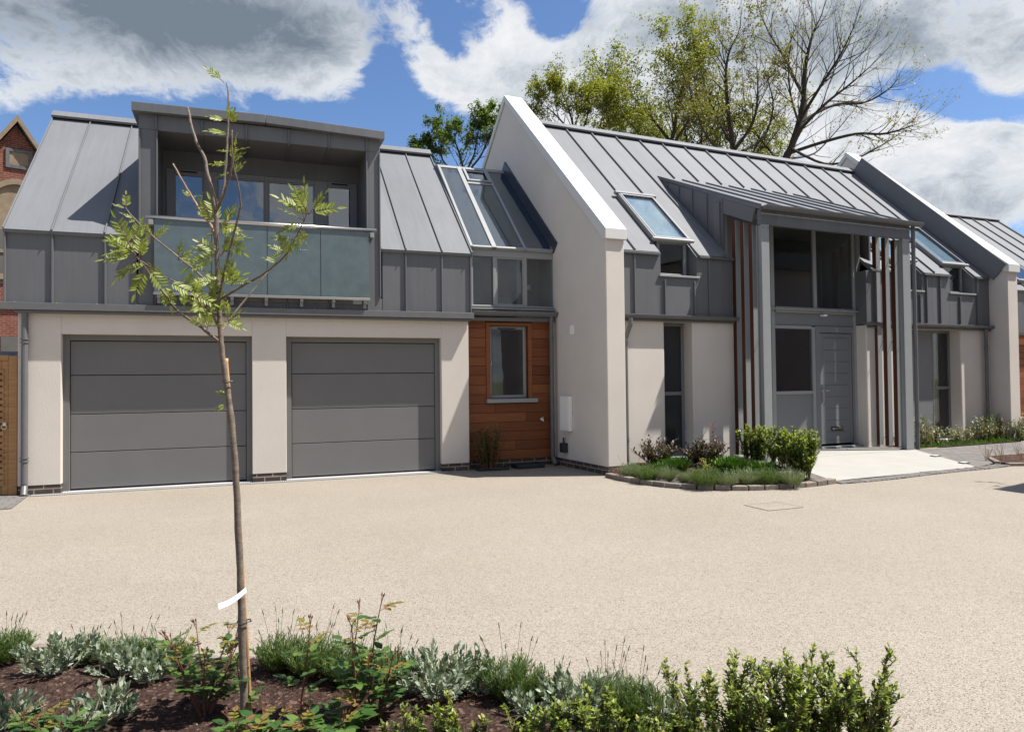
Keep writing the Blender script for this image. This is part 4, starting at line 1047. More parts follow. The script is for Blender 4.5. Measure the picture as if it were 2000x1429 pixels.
def lavender(r,H,W,stems,mat='lavender_leaf',spikes=10):
    lf=MB(); st=MB()
    for k in range(stems):
        a=r.uniform(0,6.28); rad=W*math.sqrt(r.random())
        d=Vector((math.cos(a)*rad/W*.75,math.sin(a)*rad/W*.75,1)).normalized()
        pts=stem_pts(r,(rad*.55*math.cos(a),rad*.55*math.sin(a),0),d,H*r.uniform(.6,1.0)*(1-.25*rad/W),4,.1)
        n=12
        for i in range(n):
            t=.15+.85*i/n; P,dd=along(pts,t); ld=(dd*1.1+rdir(r,-20,40)*.7).normalized(); lf.blade(P,ld,UPV,.034*r.uniform(.6,1.2),.0042,.12)
    for k in range(spikes):
        a=r.uniform(0,6.28); rad=W*.8*math.sqrt(r.random()); d=Vector((math.cos(a)*rad/W*.6,math.sin(a)*rad/W*.6,1)).normalized()
        pts=stem_pts(r,(rad*.6*math.cos(a),rad*.6*math.sin(a),H*.3),d,H*r.uniform(.75,1.1),4,.06); st.tube(pts,.0010,3,False); e=pts[-1]
        st.tube([e,e+d*.008,e+d*.028],[.0014,.0030,.001],5)
    return [('foliage',lf,mat),('flower_spike',st,'stem_green')]
def rose_leafset(lf,r,P,d,s,k,up=UPV):
    """one compound rose leaf: stalk with five leaflets"""
    sd=d.cross(up); sd=sd.normalized() if sd.length>1e-4 else d.orthogonal().normalized()
    lf.k=k
    for t,sg in ((.35,1),(.35,-1),(.68,1),(.68,-1)):
        lf.leaf(P+d*s*t*1.6,(d*.55+sd*sg*.9+up*r.uniform(-.15,.15)).normalized(),up,s*r.uniform(.85,1.05),s*.62,.22,.18)
    lf.leaf(P+d*s*1.45,(d+up*r.uniform(-.3,.1)).normalized(),up,s*1.2,s*.72,.22,.2)
def rose(r,H,W,canes,s=.036,dens=1.0,lean=None):
    st=MB(); lf=MB()
    for k in range(canes):
        a=2*math.pi*k/max(1,canes)+r.uniform(-.5,.5)
        d=Vector((math.cos(a)*W*.9,math.sin(a)*W*.9,H)).normalized() if lean is None else Vector(lean).normalized()
        L=H*r.uniform(.7,1.05); pts=stem_pts(r,(.02*math.cos(a),.02*math.sin(a),0),d,L,6,.09); st.tube(pts,[.0055,.005,.0045,.004,.003,.0024,.0016],6,False)
        n=max(4,int(9*dens*L/.4))
        for i in range(n):
            t=.22+.78*i/n; P,dd=along(pts,t); ph=i*2.4+r.uniform(-.4,.4); o=Vector((math.cos(ph),math.sin(ph),r.uniform(.05,.45))); ld=(o+dd*.35).normalized()
            tip=t>.72 and r.random()<.7
            st.tube([P,P+ld*s*1.4],.0012,3,False); rose_leafset(lf,r,P,ld,s*r.uniform(.7,1.1)*(.72 if tip else 1),1 if tip else 0)
        e=pts[-1]; dd=(pts[-1]-pts[-2]).normalized()
        for j in range(3):
            bd=(dd+rdir(r,-10,60)*.7).normalized(); st.tube([e-dd*.01*j,e+bd*.02,e+bd*.028,e+bd*.04],[.0012,.0014,.004,.0006],6)
    return [('stems',st,'stem_red'),('foliage',lf,['rose_leaf','rose_tip'])]
def photinia(r,H,W,stems,ll=.075,tall=0):
    st=MB(); lf=MB()
    for k in range(stems):
        a=2*math.pi*k/stems+r.uniform(-.5,.5); rad=W*r.uniform(.2,1); L=H*r.uniform(.55,.9)
        if k<tall: L=H*1.25; rad=W*.35
        d=Vector((math.cos(a)*rad,math.sin(a)*rad,H)).normalized(); pts=stem_pts(r,(0,0,0),d,L,5,.12); st.tube(pts,[.006,.005,.004,.0035,.003,.002],5,False)
        n=int(20*L/.5)
        for i in range(n):
            t=.2+.8*i/n
            if k<tall and t<.9 and t>.5 and r.random()<.5: continue
            P,dd=along(pts,t); ph=i*2.4; o=Vector((math.cos(ph),math.sin(ph),.3)); ld=(dd*(.5+.5*t)+o).normalized(); lf.k=1 if (t>.88 and r.random()<(.9 if k<tall else .03)) else 0
            lf.leaf(P,ld,UPV,ll*r.uniform(.7,1.1),ll*.34,.35,.12)
    return [('stems',st,'stem_red'),('foliage',lf,['photinia_leaf','photinia_red'])]
def tuft(r,H,W,n,mat='grass_blade',w=.0045):
    lf=MB()
    for k in range(n):
        a=r.uniform(0,6.28); rad=W*math.sqrt(r.random()); d=Vector((math.cos(a)*rad/W*.8,math.sin(a)*rad/W*.8,1)).normalized()
        lf.blade((rad*.5*math.cos(a),rad*.5*math.sin(a),0),d,Vector((-math.sin(a),math.cos(a),0.2)),H*r.uniform(.6,1.05),w,r.uniform(.1,.35))
    return [('blades',lf,mat)]
def mixed(r,H,W,stems,ll=.04,mat='mixed_leaf',fl=0):
    st=MB(); lf=MB()
    for k in range(stems):
        a=r.uniform(0,6.28); rad=W*math.sqrt(r.random()); d=Vector((math.cos(a)*rad*.7,math.sin(a)*rad*.7,H)).normalized(); pts=stem_pts(r,(rad*.5*math.cos(a),rad*.5*math.sin(a),0),d,H*r.uniform(.5,1),4,.12); st.tube(pts,[.004,.003,.0025,.002,.001],4,False)
        for i in range(14):
            P,dd=along(pts,.15+.85*i/14); ld=(dd*.5+rdir(r,-10,45)).normalized(); lf.k=0; lf.leaf(P,ld,UPV,ll*r.uniform(.6,1.1),ll*.42,.3,.1)
        if fl and r.random()<fl: 
            lf.k=1
            for i in range(5): lf.leaf(pts[-1],rdir(r,0,80),UPV,.02,.014,.1)
    return [('stems',st,'stem_red'),('foliage',lf,[mat,'flower_mauve'])]
def gpt(px,py,z=.03): p=ground(px,py,z); return p
# --- foreground plants
ns=0
def seed(k): return random.Random(1000+k)
sil=[ (110,1315,.20,.24,26,'broad silver leaved shrub at the left edge of the front bed'),
 (235,1320,.17,.19,20,'silver leaved shrub between the left edge and the rose bush'),
 (305,1332,.15,.15,15,'silver leaved shrub just left of the big rose bush'),
 (215,1402,.16,.19,16,'low silver leaved shrub on bare soil in front of the silver row'),
 (20,1420,.15,.16,12,'silver leaved shrub cut by the bottom left corner'),
 (160,1445,.13,.17,12,'silver leaved shrub at the bottom edge below the low one'),
 (865,1365,.25,.19,24,'tallest silver leaved shrub right of the pair of leggy roses'),
 (815,1350,.17,.10,9,'small silver leaved shrub tucked against the tallest one on its left'),
 (940,1355,.22,.11,12,'upright silver leaved shrub with one broad lower leaf'),
 (1035,1408,.14,.10,9,'small silver leaved shrub beside the bare soil in the bed'),
 (1120,1398,.20,.17,20,'silver leaved shrub behind the middle clipped box plants'),
 (1320,1412,.20,.13,13,'silver leaved shrub wedged left of the tall box hedge')]
for k,(px,py,h,w_,n,lab) in enumerate(sil):
    p=gpt(px,py); plant('silver_shrub',lab,'shrub',(p.x,p.y,soilz(p.x,p.y)-.005),0,'silver leaved shrubs in the front bed',silver_bush(seed(k),h*.86,w_*.82,int(n*1.5)))
lav=[(10,1292,.17,.15,'lavender mound in the far left corner of the front bed'),(175,1290,.13,.14,'lavender mound behind the left silver shrubs'),(250,1303,.16,.16,'lavender mound showing green above the silver shrubs'),
 (330,1306,.14,.13,'lavender mound behind the big rose bush'),(545,1312,.18,.12,'lavender mound right of the sapling trunk'),(610,1322,.20,.15,'lavender mound behind the single leggy rose'),(680,1330,.19,.14,'lavender mound behind the leaning rose'),
 (770,1338,.16,.12,'lavender mound left of the tallest silver shrub'),(905,1345,.13,.09,'lavender mound between the two tallest silver shrubs'),(1000,1362,.20,.16,'roundest lavender mound in the middle of the bed edge'),
 (1080,1370,.12,.10,'small lavender mound right of the roundest one'),(1185,1394,.19,.12,'grey green lavender with tall flower spikes near the box plants'),(1240,1412,.19,.12,'last lavender mound before the tall box hedge')]
for k,(px,py,h,w_,lab) in enumerate(lav):
    p=gpt(px,py); plant('lavender',lab,'lavender',(p.x,p.y,soilz(p.x,p.y)-.005),0,'lavender along the front bed edge',lavender(seed(40+k),h*1.08,w_*.8,int(230*w_/.14),'lavender_grey' if k in (1,11) else 'lavender_leaf',9))
ro=[(400,1395,.40,.17,9,.034,1.15,None,'bushiest rose with dark glossy leaves left of the sapling'),
 (577,1402,.50,.02,1,.044,.8,(.06,0,1),'single leggy rose stem with buds right of the sapling'),
 (692,1404,.50,.14,3,.042,.85,None,'leaning rose with several canes and a swelling bud'),
 (735,1400,.30,.10,5,.036,1.1,None,'dense dark rose bush at the foot of the leaning rose'),
 (500,1452,.14,.14,5,.042,1.2,None,'low rose with broad leaves at the sapling foot'),
 (645,1450,.20,.17,6,.046,1.2,None,'low broad leaved rose at the bottom edge below the leggy rose'),
 (65,1448,.14,.08,4,.036,1.2,None,'young yellow green rose shoot at the bottom left'),
 (128,1455,.13,.08,4,.034,1.2,None,'second yellow green rose shoot from the bottom left'),
 (462,1408,.26,.05,1,.034,.6,(.05,0,1),'thin bronze rose shoot growing against the sapling trunk')]
for k,(px,py,h,w_,n,s_,dn,ln,lab) in enumerate(ro):
    p=gpt(px,py); plant('rose_bush',lab,'rose',(p.x,p.y,soilz(p.x,p.y)-.005),0,'roses in the front bed',rose(seed(80+k),h,w_,n,s_*1.32,dn,ln))
bxs=[(770,1505,.16,.13,7,'low box plant at the bottom edge left of the row'),(855,1500,.24,.15,9,'box plant below the tallest silver shrub'),(920,1490,.15,.08,5,'small box shoot beside the bare soil patch'),
 (1058,1500,.25,.13,8,'box plant right of the bare soil patch'),(1165,1495,.26,.17,11,'bright box plant below the roundest silver shrub'),(1265,1520,.22,.10,7,'box plant filling the gap before the tall hedge'),
 (1305,1500,.22,.10,7,'box plant touching the left foot of the tall hedge'),
 (1395,1515,.44,.13,7,'tall box shrub with a lone leading shoot, left end of hedge'),(1490,1520,.42,.18,14,'densest tall box shrub in the middle of the hedge'),(1570,1515,.44,.14,11,'tall box shrub right of the densest one'),
 (1655,1510,.47,.15,9,'tallest box shrub with open branches near the hedge end'),(1712,1500,.39,.07,5,'slim box shrub at the right end of the hedge')]
for k,(px,py,h,w_,n,lab) in enumerate(bxs):
    p=gpt(px,py,0); plant('box_shrub',lab,'shrub',(p.x,p.y,.01),0,'box shrubs in the front bed',box_bush(seed(120+k),h,w_,int(n*1.3),1.25,.024))
# ------------------------------------------------------------------ plants of the curved bed by the porch
def f2p(px,py,z): v=F2.onZ(px,py,z); return F2.world(v.x,v.y,z-.02)
def inst(src,p,rz,sx,lab):
    c=copy_tree(src); c.location=p; c.rotation_euler=(0,0,rz); c.scale=(sx,)*3; c['label']=lab; return c
p=f2p(1283,915,.06); plant('photinia',"dark red leaved photinia by the porch house's left downpipe",'shrub',p,0,'photinias in the curved bed',photinia(seed(200),.62,.72,52,.085))
p=f2p(1382,912,.08); plant('photinia','dark photinia with one tall scarlet tipped shoot','shrub',p,.6,'photinias in the curved bed',photinia(seed(201),.58,.66,48,.085,tall=1))
p=f2p(1357,905,.08); plant('photinia','smaller dark photinia between the window sill and the scarlet tipped one','shrub',p,2.1,'photinias in the curved bed',photinia(seed(202),.46,.55,34,.08))
fp=plant('leafy_shrub','low green leafy clump behind the grass under the first photinia','shrub',f2p(1310,912,.08),0,'low green clumps in the curved bed',mixed(seed(236),.24,.22,26,.04,'rose_leaf'))
inst(fp,f2p(1415,914,.08),1.1,1.1,'low green leafy clump at the foot of the pale pier'); inst(fp,f2p(1440,935,.06),2.3,.9,'low green leafy clump in the middle of the curved bed'); inst(fp,f2p(1250,925,.06),4.0,.85,'low green leafy clump by the brick plinth')
for k,(px,py,h,w_,n,lab) in enumerate(((1475,908,.62,.22,15,'upright box bush in front of the left timber fins'),(1530,915,.60,.26,16,'box bush behind the widest one by the porch'),(1568,932,.62,.28,20,'widest box bush spilling over the white ramp'))):
    p=f2p(px,py,.07); plant('box_shrub',lab,'shrub',p,0,'box bushes by the porch',box_bush(seed(210+k),h*1.12,w_*1.15,int(n*1.9),1.0,.040))
lv=[lavender(seed(220+k),.30,.175,330,'lavender_grey' if k!=1 else 'lavender_leaf',4) for k in range(3)]
labs=['lavender clump beside the brick plinth at the curved bed start','second lavender clump along the curved kerb from the gable','lavender clump under the first photinia','lavender clump behind the grey stones','widest lavender clump at the front of the curved bed','lavender clump right of the widest one','lavender clump in the centre right of the curved bed','lavender clump before the box bushes','last lavender clump before the ramp edging']
first=None
for k,(px,py,s_) in enumerate(((1232,930,.9),(1265,937,.95),(1300,938,.9),(1342,941,.7),(1378,948,1.1),(1418,948,.85),(1462,945,.95),(1500,945,1.0),(1545,946,.95))):
    p=f2p(px,py,.05)
    if k<3: t=plant('lavender',labs[k],'lavender',p,0,'lavender in the curved bed',lv[k]); t.scale=(s_,)*3; src=(first:=first or []).append(t)
    else: inst(first[k%3],p,k*1.3,s_,labs[k])
tf=plant('grass_tuft','bright grass tuft below the dark narrow window','ornamental grass',f2p(1322,920,.07),0,'ornamental grasses in the curved bed',tuft(seed(230),.27,.20,420))
inst(tf,f2p(1295,926,.06),2.0,.85,'bright grass tuft under the first photinia'); inst(tf,f2p(1428,926,.06),1.0,1.2,'largest bright grass tuft under the second photinia'); inst(tf,f2p(1492,930,.06),3.0,1.0,'bright grass tuft at the foot of the box bushes')
plant('leafy_shrub','small pale green shrub between second photinia and grass','shrub',f2p(1392,925,.06),0,None,mixed(seed(235),.26,.20,22,.04,'box_tip'))
st=None
for k,(px,py,lab) in enumerate(((1294,940,'grey stone at the kerb below the third lavender clump'),(1322,941,'grey stone beside the widest lavender clump'),(1347,941,'grey stone touching the widest lavender clump'))):
    q=MB(); r_=seed(240+k); 
    vs=[Vector((math.cos(a)*math.cos(e),math.sin(a)*math.cos(e),math.sin(e)*.55))*r_.uniform(.8,1.15)*.085 for e in (-.6,.1,.8) for a in [2*math.pi*i/7 for i in range(7)]]
    q.v=[tuple(v) for v in vs]; 
    for L_ in range(2):
        for i in range(7): q.f.append((L_*7+i,L_*7+(i+1)%7,L_*7+7+(i+1)%7,L_*7+7+i)); q.mi.append(0)
    q.f.append(tuple(range(14,21))); q.mi.append(0)
    o=q.build('stone','block_paving'); o.location=f2p(px,py,.05)+Vector((0,0,.02)); tag(o,lab,'stone','stones in the curved bed')
# dark shrub by the cedar wall
p=Vector((3.78,11.25,.03)); plant('shaded_shrub','small shaded shrub growing against the cedar wall','shrub',p,0,None,mixed(seed(250),.80,.30,95,.05,'shade_shrub'))
# strip under the far windows
gs=MB(); r_=seed(260)
for k in range(1700):
    x=r_.uniform(6.42,12.2); y=r_.uniform(-.66,-.30); a=r_.uniform(0,6.28)
    gs.blade((x,y,.115),Vector((math.cos(a)*.4,math.sin(a)*.4,1)),Vector((-math.sin(a),math.cos(a),0)),r_.uniform(.03,.10),.006,.3)
o=gs.build('grass','grass_blade'); o.location=F2.o; o.rotation_euler=(0,0,F2.a); tag(o,'short green grass edging the planting strip','grass',kind='stuff')
ms=[mixed(seed(261+k),.40,.27,30,.058,'mixed_leaf',.35) for k in range(3)]
mlab=['mixed leafy plant right of the right porch post','tall green plant before the far grey window','bronze leaved plant under the far tall window','flowering plant under the far window sill','mauve flowered plant before the sunlit pier','plant with a red shoot beside the sunlit pier','white edged plant right of the sunlit pier','dark bronze plant by the far downpipe','dense bronze plant left of the far gable foot','yellow green plant before the far gable foot','red leaved plant at the far gable corner','bronze plant beyond the far gable corner']
xs=[6.55,7.05,7.45,7.85,8.3,8.75,9.1,9.35,9.65,9.95,10.5,11.1]; hs=[.85,1.6,1.0,.85,.95,1.45,1.0,1.5,1.25,1.5,1.3,1.6]; proto=[]
for k,(x,h) in enumerate(zip(xs,hs)):
    p=F2.world(x,-.22-.1*(k%2),.11) if x<9.5 else F2.world(x,-.50-.06*(k%2),.11)
    if k<3: t=plant('flowering_plant',mlab[k],'plant',p,0,'plants in the strip under the far windows',ms[k]); t.scale=(.95,.95,h); proto.append(t)
    else: t=inst(proto[k%3],p,k*1.7,.95,mlab[k]); t.scale=(.95,.95,h)
# bare twigs in the mulch bed
for k,(px,lab) in enumerate(((1930,'bare twiggy shrub at the left of the bark mulch bed'),(1955,'second bare twiggy shrub in the bark mulch bed'),(1992,'bare twiggy shrub at the right picture edge in bark mulch'))):
    r_=seed(280+k); q=MB()
    for j in range(9):
        pts=stem_pts(r_,(r_.uniform(-.04,.04),r_.uniform(-.04,.04),0),rdir(r_,62,86),r_.uniform(.22,.40),4,.15); q.tube(pts,[.003,.0026,.002,.0016,.001],4,False)
        for m in range(2):
            P,dd=along(pts,r_.uniform(.3,.8)); q.tube(stem_pts(r_,P,(dd+rdir(r_,0,50)*.6).normalized(),.1,3,.1),.0012,3,False)
    o=q.build('bare_shrub','dead_twig'); o.location=f2p(px,898,.045); tag(o,lab,'shrub','bare shrubs in the mulch bed')
# ------------------------------------------------------------------ rowan sapling
TB=gpt(478,1404,.03); DT=(Vector((0,0,0))+(_Z*0)).x
fw=ray(1000,714.5)/FPX
dT=fw.dot(TB-CAM)
rt=random.Random(21)
def tp_(px,py,dz=0.0): return at(px,py,dT+dz)
RW=thing('rowan_sapling','slender staked rowan sapling with feathery leaves in the front bed','tree',(TB.x,TB.y,0))
def rel(v): return v-Vector((TB.x,TB.y,0))
def smooth_path(pts,sub=4):
    out=[]
    n=len(pts)
    for i in range(n-1):
        p0=pts[max(0,i-1)];p1=pts[i];p2=pts[i+1];p3=pts[min(n-1,i+2)]
        for k in range(sub):
            t=k/sub; out.append(.5*((2*p1)+(p2-p0)*t+(2*p0-5*p1+4*p2-p3)*t*t+(3*p1-p0-3*p2+p3)*t**3))
    out.append(pts[-1]); return out
def limb(name,pix,r0,r1,dz0=0,dz1=0,mat='rowan_bark',n=8):
    m=len(pix); pts=[rel(tp_(p[0],p[1],dz0+(dz1-dz0)*i/(m-1))) for i,p in enumerate(pix)]
    sp=smooth_path(pts,4); k=len(sp)
    sp=[p+Vector((rt.uniform(-1,1),rt.uniform(-1,1),0))*.0012 for p in sp]
    q=MB(); rad=[(r0+(r1-r0)*i/(k-1))*(1+rt.uniform(-.04,.04)+(.22 if rt.random()<.06 else 0)) for i in range(k)]
    q.tube(sp,rad,n); return q.build(name,mat,RW,smooth=True)
limb('trunk',[(478,1425),(475,1300),(470,1150),(464,1000),(459,900),(451,820),(441,740),(434,690),(430,640),(426,560),(423,480),(422,412)],.0165,.0090,0,0,n=12)
limb('branch',[(422,412),(414,370),(406,341),(400,309),(386,282),(375,250),(370,225),(367,211)],.0075,.0045,0,.12)
limb('branch',[(422,412),(432,392),(440,372),(447,350),(452,330),(454,300),(453,254)],.007,.0024,0,-.08)
limb('branch',[(430,395),(436,370),(440,330),(443,293),(445,250),(446,222),(446,195),(445,174),(441,162)],.006,.0022,0,.05)
limb('branch',[(427,595),(432,560),(446,500),(457,454),(465,425),(470,399),(466,365),(458,332),(453,293),(452,262)],.0058,.002,0,-.22)
limb('branch',[(422,470),(412,440),(400,425),(393,415),(383,398),(374,383),(355,350),(338,320)],.0058,.0032,0,.20,'dead_twig')
limb('branch',[(425,552),(412,550),(399,544),(377,525),(354,507),(330,487),(306,468),(282,446),(258,422),(250,412),(245,406)],.006,.0016,0,.30)
limb('branch',[(429,668),(412,655),(395,640),(372,625),(350,610),(337,596),(325,579),(300,545),(275,512),(262,495),(252,477)],.0068,.0018,0,-.35)
limb('branch',[(428,640),(415,615),(402,600),(385,582),(367,565),(342,550),(315,537),(292,520),(272,508)],.0055,.0016,0,-.12)
limb('branch',[(428,585),(445,576),(470,560),(511,537),(540,515),(560,495),(580,460),(592,435),(600,415)],.0062,.0018,0,-.28)
limb('branch',[(431,648),(436,642),(450,622),(469,597),(495,566),(521,534),(532,520)],.005,.0024,0,.22)
limb('branch',[(434,690),(445,765),(436,772)],.004,.0015,0,.02) if False else None
fol=MB(); pet=MB()
def pinnate(px,py,ang,L,dz,pairs=6,face=None):
    """pinnate leaf from pixel (px,py), pointing at picture angle ang (deg, 0=right, 90=up), L metres"""
    P=rel(tp_(px,py,dz)); a=R_(ang)
    rx=_vr; up=Vector((0,0,1))
    d=(rx*math.cos(a)+up*math.sin(a)+fw*rt.uniform(-.55,.35)).normalized()
    nrm=(up*rt.uniform(.25,1.0)-fw*rt.uniform(.2,.9)+rx*rt.uniform(-.5,.5)); nrm=(nrm-d*nrm.dot(d)).normalized(); sd=d.cross(nrm)
    pts=[P]; dd=d.copy()
    for i in range(6):
        dd=(dd-up*.045+nrm*.02).normalized(); pts.append(pts[-1]+dd*L/6)
    pet.tube(pts,[.0016,.0014,.0012,.001,.0009,.0008,.0006],4,False)
    for i in range(pairs):
        t=.28+.66*i/pairs; Q,dq=along(pts,t); ll=L*.36*(1-.45*abs(t-.5))*rt.uniform(.9,1.1)
        for sg in (1,-1):
            fol.leaf(Q,(dq*.62+sd*sg*.85+nrm*rt.uniform(-.05,.35)).normalized(),nrm,ll,ll*.29,.45,.12)
    fol.leaf(pts[-1],dd,nrm,L*.36,L*.11,.45,.1)
_vr=Vector((_X.x,_Y.x,_Z.x))
def cl(px,py,angs,dz,L=.15):
    for a in angs:
        if len(angs)>3 and rt.random()<.22: continue
        pinnate(px+rt.uniform(-4,4),py+rt.uniform(-4,4),a+rt.uniform(-14,14),L*.72*rt.uniform(.75,1.15),dz+rt.uniform(-.04,.04),rt.choice((5,6,6,7)))
cl(441,165,(125,),.05,.14); cl(441,238,(150,160),.05,.09); cl(452,245,(65,85),-.08,.10); cl(444,262,(165,150),.04,.10); cl(455,296,(60,20,150),-.1,.085); cl(450,318,(80,170,40),-.08,.09); cl(455,340,(30,60,200),-.1,.08)
cl(372,383,(20,120),.2,.08); cl(388,406,(10,60,330),.2,.10); cl(425,445,(165,190,210,120),.0,.15); cl(432,440,(30,60,100,350),.0,.14); cl(440,470,(25,330,80),-.02,.13); cl(428,500,(170,150,200,60),.0,.17); cl(430,500,(150,10,40,70),0,.15)
cl(246,406,(140,110),.3,.10); cl(268,430,(200,150),.3,.07)
cl(270,505,(175,120,90,150,200,230,60),-.33,.145); cl(255,480,(100,160,130,70,200),-.35,.14); cl(290,520,(200,170,260,320,100),-.30,.14); cl(320,548,(280,60,110,330),-.2,.13); cl(300,470,(100,60,30,300),.22,.12); cl(345,505,(80,20,350),.1,.11); cl(360,560,(330,30,280,60),-.1,.13); cl(378,578,(60,350,300),-.1,.11)
cl(600,418,(60,110,150,80,30),-.28,.14); cl(592,435,(150,190,100),-.28,.13); cl(575,465,(200,160,240,120),-.26,.12); cl(558,495,(150,100,200),-.22,.11); cl(540,515,(150,),-.2,.07); cl(583,450,(260,300),-.25,.10)
cl(452,555,(60,100,20),-.05,.14); cl(430,560,(110,160,60,30),-.02,.13); cl(425,550,(170,140),-.02,.12); cl(402,600,(150,190,50),-.06,.10); cl(408,578,(20,60,350),-.04,.09)
cl(400,642,(150,100,60,20),-.1,.12); cl(428,618,(120,50,85,20,160,340),-.02,.16); cl(442,628,(30,80,350),.05,.13); cl(352,600,(40,),-.25,.06)
cl(445,772,(165,),.0,.07); cl(446,792,(195,),.0,.07)
o_=len(fol.v); fol.v+=pet.v; fol.f+=[tuple(a+o_ for a in f) for f in pet.f]; fol.mi+=[1]*len(pet.f); fol.build('foliage',['rowan_leaf','stem_red'],RW)
# cane, ties, label
CB=gpt(488,1392,.03)
cn_=thing('bamboo_cane','thin bamboo cane standing tight against the sapling trunk','stake',(CB.x,CB.y,0))
dC=fw.dot(CB-CAM)
cp=[(490,1415),(486,1330),(480,1230),(477,1180),(473,1120),(469,1040),(464,960),(458,880),(450,800),(444,735),(441,700)]
pts=[at(x,y,dC+(dT-dC)*min(1,i/4)+.005)-Vector((CB.x,CB.y,0)) for i,(x,y) in enumerate(cp)]
pts=smooth_path(pts,3); q=MB(); q.tube(pts,[.0085 if i%6 else .0105 for i in range(len(pts))],10); q.build('cane','cane',cn_,smooth=True)
for (x,y,lab) in ((443,746,'thin dark tie round trunk and cane at the upper height'),(474,1214,'dark tie with a loose end low on the sapling trunk')):
    c=at(x,y,dT); q=MB(); rr_=.024 if y>1000 else .020
    q.tube([(rr_*1.15*math.cos(a*math.pi/8)+.006,rr_*math.sin(a*math.pi/8),.004*math.sin(a)) for a in range(17)],.0028,6)
    if y>1000: q.tube([(-rr_,-.005,0),(-rr_-.05,-.02,.004)],.0026,6)
    o=q.build('tree_tie','black_plastic'); o.location=c; tag(o,lab,'tie','ties on the sapling')
q=MB(); a0=at(481,1151,dT-.03); e0=at(427,1184,dT-.05); dd=(e0-a0); nrm=(UPV*.8-fw*.6); nrm=(nrm-dd.normalized()*nrm.dot(dd.normalized())).normalized(); w_=dd.normalized().cross(nrm)*.0145
for i in range(6):
    t0,t1=i/6,(i+1)/6; c0,c1=-.010*math.sin(math.pi*t0),-.010*math.sin(math.pi*t1); a=dd*t0+UPV*c0; b=dd*t1+UPV*c1; n_=nrm*.0005
    q.hexa([a-w_-n_,b-w_-n_,b+w_-n_,a+w_-n_,a-w_+n_,b-w_+n_,b+w_+n_,a+w_+n_])
o=q.build('plant_label','white_paper'); o.location=a0; tag(o,'white paper plant tag tied across the sapling trunk','plant tag')
# sapling beyond the right edge whose twigs shade the driveway
c=copy_tree(RW); c.location=(10.4,6.15,0); c.rotation_euler=(0,0,2.2); c['label']='rowan sapling beyond the right picture edge'; c['group']='rowan saplings'; RW['group']='rowan saplings'
# ------------------------------------------------------------------ background trees
class Tree:
    def __init__(s,seed): s.r=random.Random(seed); s.tips=[]; s.mb=MB(); s.tw=MB()
    def grow(s,P,d,L,r,lv,maxlv,spread=35,up=.06,kids=(2,3),wob=.16,shr=.68):
        R=s.r; n=4 if lv<maxlv-1 else 3
        pts=stem_pts(R,P,d,L,n,wob,up); k=len(pts)
        r1=r*.55
        (s.mb if r>.012 else s.tw).tube(pts,[r+(r1-r)*i/(k-1) for i in range(k)],6 if r>.03 else (4 if r>.012 else 3),False)
        if lv>=maxlv: s.tips.append((pts[-1],(pts[-1]-pts[-2]).normalized(),pts)); return
        m=R.randint(*kids)
        for j in range(m):
            t=1.0 if j==0 else R.uniform(.35,.95); Q,dd=along(pts,t)
            a=R_(spread)*R.uniform(.45,1.15)*(0.5 if j==0 else 1); ax=dd.orthogonal(); ax.rotate(Matrix.Rotation(R.uniform(0,6.283),3,dd)); nd=dd.copy(); nd.rotate(Matrix.Rotation(a,3,ax)); 
            s.grow(Q,nd.normalized(),L*shr*R.uniform(.75,1.2),r1*(.92 if j==0 else .68),lv+1,maxlv,spread,up,kids,wob,shr)
    def limb(s,pts,r0,r1,n_side,L,maxlv,t0=.25,**k):
        sp=smooth_path(pts,4); m=len(sp); s.mb.tube(sp,[r0+(r1-r0)*i/(m-1) for i in range(m)],7,False)
        for j in range(n_side):
            t=t0+(1-t0)*(j+s.r.random()*.8)/n_side; Q,dd=along(sp,t); ax=dd.orthogonal(); ax.rotate(Matrix.Rotation(s.r.uniform(0,6.283),3,dd)); nd=dd.copy(); nd.rotate(Matrix.Rotation(R_(s.r.uniform(25,60)),3,ax))
            rr=min(.024,(r0+(r1-r0)*t)*.5)
            s.grow(Q,nd.normalized(),L*s.r.uniform(.7,1.15)*(1.15-.5*t),rr,0,maxlv,**k)
        s.grow(sp[-1],(sp[-1]-sp[-2]).normalized(),L*.8,r1,0,maxlv,**k)
    def leaves(s,per,size,mats,prob=1.0,spread=.12,along_=True,zmax=None):
        R=s.r; lf=MB()
        for P,d,pts in s.tips:
            if R.random()>(prob(P) if callable(prob) else prob): continue
            for i in range(R.randint(*per)):
                Q,dd=along(pts,R.uniform(.2,1)); Q=Q+Vector((R.uniform(-1,1),R.uniform(-1,1),R.uniform(-1,1)))*spread*R.random()
                lf.k=0; lf.leaf(Q,rdir(R,-40,70),UPV,size*R.uniform(.6,1.2),size*.55*R.uniform(.7,1.2),.2,.15)
        return lf
def bgtree(name,label,base,T,lf,leafmat_):
    t=thing(name,label,'tree',(base.x,base.y,0),0)
    b=Vector((base.x,base.y,0))
    for mb in (T.mb,T.tw,lf): mb.v=[(x-b.x,y-b.y,z) for x,y,z in mb.v]
    T.mb.build('trunk','bark',t,smooth=True); T.tw.build('twigs','twig_bark',t)
    lf.build('foliage',leafmat_,t)
    return t
dB=27.0
def A(px,py,dz=0): return at(px,py,dB+dz)
def lim(T,pix,r0,r1,n,L,mx,**k):
    pts=[A(*p) for p in pix]; T.limb(pts,r0,r1,n,L,mx,**k)
